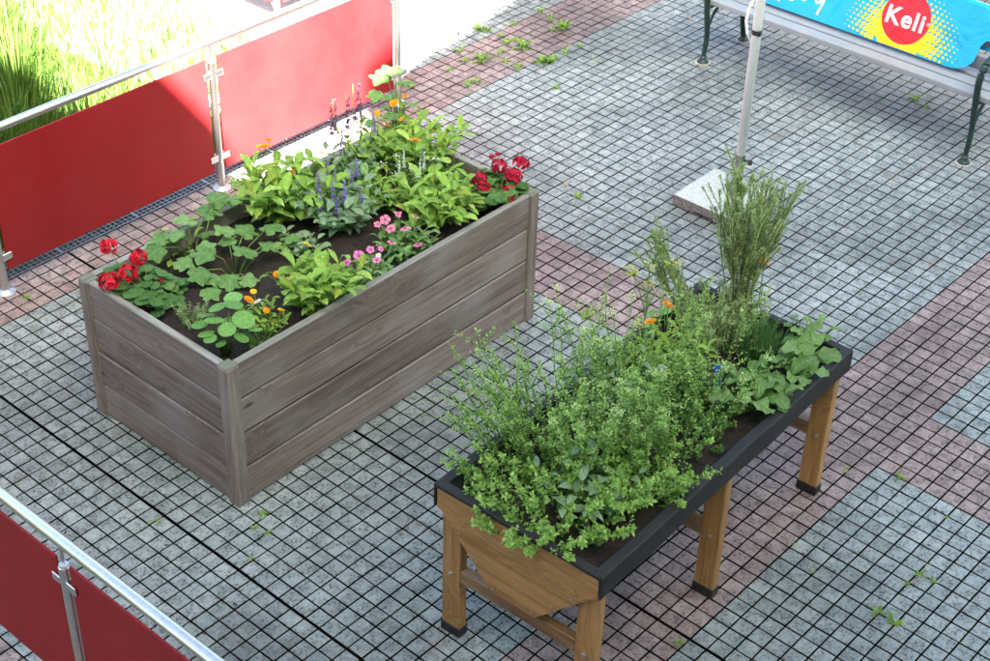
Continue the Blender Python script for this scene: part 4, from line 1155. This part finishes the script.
bush('sparse thyme sprigs on bare soil by the liner', 'herb', 'thyme', P(-1.16, .27), G['dark'], 24, .11, .9, 24, .014, .009, 60, (0, 0), .3, side=1, rad=.09)
bush('fine green thyme cushion between chives and rosemary', 'herb', 'thyme', P(-.47, .46), G['dark'], 55, .13, .9, 40, .011, .006, 61, (0, 0), .3, side=2, rad=.10)
stalked('strawberry plant with small pale leaves in the far trough corner', 'plant', 'strawberry', P(-.36, .26), 'squash',
        [(.05, .05, .12, .06), (.0, .04, .10, .055), (.07, .0, .13, .06), (.03, -.05, .10, .06), (.09, -.06, .12, .055), (.12, .02, .11, .055), (-.05, .05, .09, .05), (-.02, -.02, .13, .05), (.06, .11, .11, .05), (.0, .1, .1, .05), (-.08, .02, .1, .055)], 62)
stalked('nasturtium with round leaves trailing at the rear liner edge', 'plant', 'nasturtium', P(-.72, .74), 'nasturtium',
        [(.0, .06, .12, .055), (.06, .05, .11, .06), (.10, .0, .10, .055), (-.06, .05, .10, .055), (.14, .06, .08, .05), (-.10, .03, .09, .05), (.03, .10, .08, .05)], 63)
# fennel with yellow umbels
random.seed(64)
fen = thing('fennel', 'thin fennel stalk with small yellow flower umbels', 'herb', P(-.93, .70))
sm, um = MB(), MB()
main = [Vector((0, 0, -.02)), Vector((.0, .01, .15)), Vector((.02, .02, .30)), Vector((.035, .03, .44))]
sm.tube(main, [.005, .0045, .0035, .002], 6)
for (st_, tip) in ((.6, (-.07, .03, .48)), (.62, (.12, -.02, .46)), (.99, (.03, .03, .47)), (.35, (-.10, -.04, .28)), (.8, (.0, .10, .43)), (.5, (.09, .05, .34))):
    p, dd = along(main, st_); tip = Vector(tip)
    sm.tube([p, p.lerp(tip, .5) + Vector((0, 0, .01)), tip], [.003, .0022, .0014], 5)
    for q in range(14):
        a = rnd(0, 6.283); r = rnd(.006, .036)
        e = tip + Vector((math.cos(a) * r, math.sin(a) * r, .03 - r * .4))
        sm.tube([tip, e], [.0008, .0006], 3, 0, False)
        for z in range(6): um.leaf(e + Vector((rnd(-.005, .005), rnd(-.005, .005), rnd(-.003, .003))), Vector((rnd(-1, 1), rnd(-1, 1), .5)), Vector((0, 0, 1)), .006, .005)
lf = MB()
for q in range(60):
    p, dd = along(main, rnd(.1, .95)); a = rnd(0, 6.283)
    lf.leaf(p, Vector((math.cos(a), math.sin(a), rnd(.1, .8))), Vector((0, 0, 1)), rnd(.02, .055), .006)
obj('stems', sm.mesh('stems', G['stem']), fen, kind='stuff'); obj('umbels', um.mesh('umbels', G['umbel_yellow']), fen, kind='stuff'); obj('foliage', lf.mesh('foliage', G['dark']), fen, kind='stuff')

# plant tags
def tag_(label, loc, rotz, col, h, w, tilt):
    t = thing('plant_tag', label, 'plant tag', loc, rotz)
    mb = MB(); mb.box(-w / 2, w / 2, -.001, .001, -.03, h, 0, .0006)
    obj('stake', mb.mesh('stake', M['white_paint'] if col != 'rubber' else M['rubber']), t, rot=(tilt, 0, 0))
    if col == 'blue':
        mb = MB(); mb.box(-w / 2 - .004, w / 2 + .004, -.003, .002, h - .012, h + .022, 0, .001); obj('label_head', mb.mesh('label_head', simple('blue_label', (.02, .10, .50), .4)), t, rot=(tilt, 0, 0))
        mb = MB(); mb.box(-w / 2 + .004, w / 2 - .002, -.0035, -.003, h * .45, h - .018); obj('printed_picture', mb.mesh('printed_picture', simple('green_label', (.02, .22, .12), .4)), t, rot=(tilt, 0, 0))
tag_('white plant tag with a blue head standing in front of the marigold', P(-.90, .345), R(-40), 'blue', .15, .03, -.15)
tag_('slim black plant tag beside the chives', P(-.56, .30), R(-30), 'rubber', .15, .010, .2)
tag_('small white plant tag lying low amid the marjoram', P(-1.27, .30), R(-60), 'w', .07, .02, .9)
tag_('white plant tag at the trough corner beside the oregano cushion', P(-1.97, .66), R(-70), 'w', .08, .016, .5)

# ================================================================== WEEDS AND LITTER ON THE PAVING
def weed_mesh(seed, n, ln, upr):
    random.seed(seed); mb = MB()
    for k in range(n):
        a = k * 2.399 + rnd(-.4, .4); d = Vector((math.cos(a), math.sin(a), rnd(.1, upr)))
        mb.leaf(Vector((0, 0, -.004)), d, Vector((0, 0, 1)), ln * rnd(.6, 1.2), ln * rnd(.22, .34), 0, .15, rnd(-.1, .5))
        if k % 2 == 0:
            mb.leaf(d.normalized() * ln * .4, d + Vector((rnd(-.6, .6), rnd(-.6, .6), .2)), Vector((0, 0, 1)), ln * .5, ln * .16)
    return mb.mesh('weed', G['weed'])
WM = [weed_mesh(70 + k, n, ln, u) for k, (n, ln, u) in enumerate(((9, .045, .9), (13, .05, 1.2), (7, .035, .6), (16, .06, 1.5)))]
random.seed(80)
far_weeds = [[2.13, 4.34], [2.17, 4.3], [2.31, 4.26], [2.37, 4.24], [2.66, 4.25], [2.54, 3.95], [2.48, 3.99], [2.6, 4.1], [2.01, 4.23], [2.11, 4.08], [2.18, 4.07], [2.13, 3.95], [2.05, 3.72], [2.18, 3.71], [2.37, 3.77], [2.42, 3.7], [1.97, 4.01], [1.79, 4.02], [1.89, 3.9], [1.88, 3.78], [1.88, 4.0], [1.55, 3.84], [1.48, 3.85], [1.38, 3.77], [1.71, 4.1], [1.55, 4.08], [1.62, 4.30], [1.79, 4.22], [1.2, 4.1], [2.32, 3.48], [1.84, 3.42], [1.87, 4.37], [1.88, 4.27], [2.16, 4.18], [2.28, 3.71], [2.09, 3.69]]
big = {5, 12, 17, 11, 0, 35}
for k, (x, y) in enumerate(far_weeds):
    s = rnd(.8, 1.15) * (1.3 if k in big else 1.0)
    thing('weed', 'small green weed tuft in the far paver joints between railing end and bench', 'weed', (x, y, -.002), rnd(0, 6), 'weeds in the far paving', WM[3 if k in big else k % 3]).scale = (s, s, s)
def weeds(lst, label, group):
    for k, (x, y, s) in enumerate(lst):
        thing('weed', label, 'weed', (x, y, -.002), rnd(0, 6), group, WM[k % 3]).scale = (s * .95,) * 3
weeds([(-.8, -.47, .9), (-.8, -.55, 1.1), (-.57, -.48, .7), (-.49, -.49, .8), (-.48, -.55, .6), (-.41, -.49, .5), (-.09, -.4, .4), (-.78, -.15, .5)], 'small weed in grey paver joints on the open side of the trough planter', 'weeds on the open side of the planter')
weeds([(.0, -.12, .9), (-.12, .09, .5), (-.69, -.01, .7), (-1.49, .02, .7)], 'small weed in pink paver joints along the trough planter', 'weeds along the planter')
weeds([(-2.44, 2.07, .6), (-2.11, 1.77, .7), (-2.17, 1.68, .8), (-2.19, 1.74, .6), (-2.33, 1.61, .5), (-2.62, 2.14, .5), (-2.47, 2.09, .4)], 'tiny weed in grey paver joints between raised bed and near railing', 'weeds by the near railing')
weeds([(3.32, 1.68, 1.5), (3.27, 1.57, .8)], 'yellowish weed sprouting under the bench seat', 'weeds under the bench')
weeds([(-1.84, 3.87, .8)], 'flat weed at the foot of the shaded railing post', 'weeds')
weeds([(-1.14, 1.74, .5)], 'tiny weed close to the raised bed front board', 'weeds')
weeds([(.0, 1.70, 1.3)], 'upright weed between raised bed end and the trough planter', 'weeds')
weeds([(.89, 2.47, 1.0)], 'lone upright weed in open grey paving beyond the raised bed', 'weeds')
weeds([(-3.22, 1.33, 1.6)], 'dark weed tuft at the near railing post foot', 'weeds')
random.seed(90)
def litter(lst, label, mat, name):
    for (x, y, s) in lst:
        mb = MB()
        bm2 = bmesh.new(); bmesh.ops.create_icosphere(bm2, subdivisions=1, radius=s)
        for v in bm2.verts: v.co = Vector((v.co.x * rnd(.8, 1.7), v.co.y * rnd(.5, .9), v.co.z * rnd(.15, .3)))
        bm2.verts.index_update()
        mb.add([tuple(v.co) for v in bm2.verts], [tuple(v.index for v in f.verts) for f in bm2.faces]); bm2.free()
        thing(name, label, 'litter', (x, y, s * .2), rnd(0, 6), 'litter on the paving', mb.mesh(name, mat))
litter([(-2.54, 1.46, .011), (-2.56, 2.58, .010), (-2.51, 1.93, .008), (-2.75, 2.3, .009)], 'dark crumb of litter on grey pavers near the railing', M['rubber'], 'crumb')
litter([(.95, 2.61, .018), (3.3, 3.43, .015)], 'brown dead leaf on far grey pavers', M['oak'], 'dead_leaf')

# ================================================================== MEADOW
def grass(name, n, xr, yr, h0, h1, seed, dens=None):
    random.seed(seed); mb = MB()
    k = 0
    while k < n:
        x, y = rnd(*xr), rnd(*yr)
        if dens and random.random() > dens(x, y): continue
        k += 1
        a = rnd(0, 6.283); h = rnd(h0, h1)
        lean = Vector((math.cos(a), math.sin(a), 0)) * rnd(.05, .45)
        b = Vector((x, y, -.03))
        pts = [b, b + Vector((0, 0, h * .5)) + lean * h * .25, b + Vector((0, 0, h * .9)) + lean * h]
        mb.blade(pts, rnd(.006, .013) * (1 + h), Vector((-math.sin(a), math.cos(a), 0)))
    return mb.mesh(name, G['grass'])
g1 = obj('meadow_grass', grass('meadow_grass', 22000, (-2.6, 1.0), (4.32, 8.5), .06, .24, 1, lambda x, y: max(.05, min(1, .95 - (x - .2 * (y - 4.3)) * .7))), None)
g1['kind'] = 'stuff'; g1['label'] = 'sunlit yellow-green meadow grass beyond the railing'; g1['category'] = 'grass'
def tall_clump(label, x, y, seed, n, h):
    random.seed(seed); mb = MB()
    for k in range(n):
        a = rnd(0, 6.283); r = abs(random.gauss(0, .16)); hh = h * rnd(.5, 1.05)
        b = Vector((r * math.cos(a), r * math.sin(a), -.03)); lean = Vector((math.cos(a), math.sin(a), 0)) * rnd(.05, .5)
        pts = [b, b + Vector((0, 0, hh * .45)) + lean * hh * .15, b + Vector((0, 0, hh * .8)) + lean * hh * .5, b + Vector((0, 0, hh * .92)) + lean * hh * .95]
        mb.blade(pts, rnd(.008, .016), Vector((-math.sin(a), math.cos(a), 0)))
    t = thing('tall_grass', label, 'grass', (x, y, 0), 0, 'tall grass beyond the railing')
    obj('blades', mb.mesh('blades', G['grass']), t, kind='stuff')
for k, (x, y, n, h) in enumerate(((-1.15, 4.85, 260, .75), (-.85, 5.3, 260, .85), (-1.6, 4.7, 240, .7), (-.6, 5.9, 240, .9), (-1.25, 5.6, 240, .9), (-.75, 4.75, 120, .55), (-.3, 6.5, 200, .85), (-.9, 6.3, 200, .9))):
    tall_clump('tall arching grass clump in the meadow beyond the railing', x, y, 100 + k, n, h)
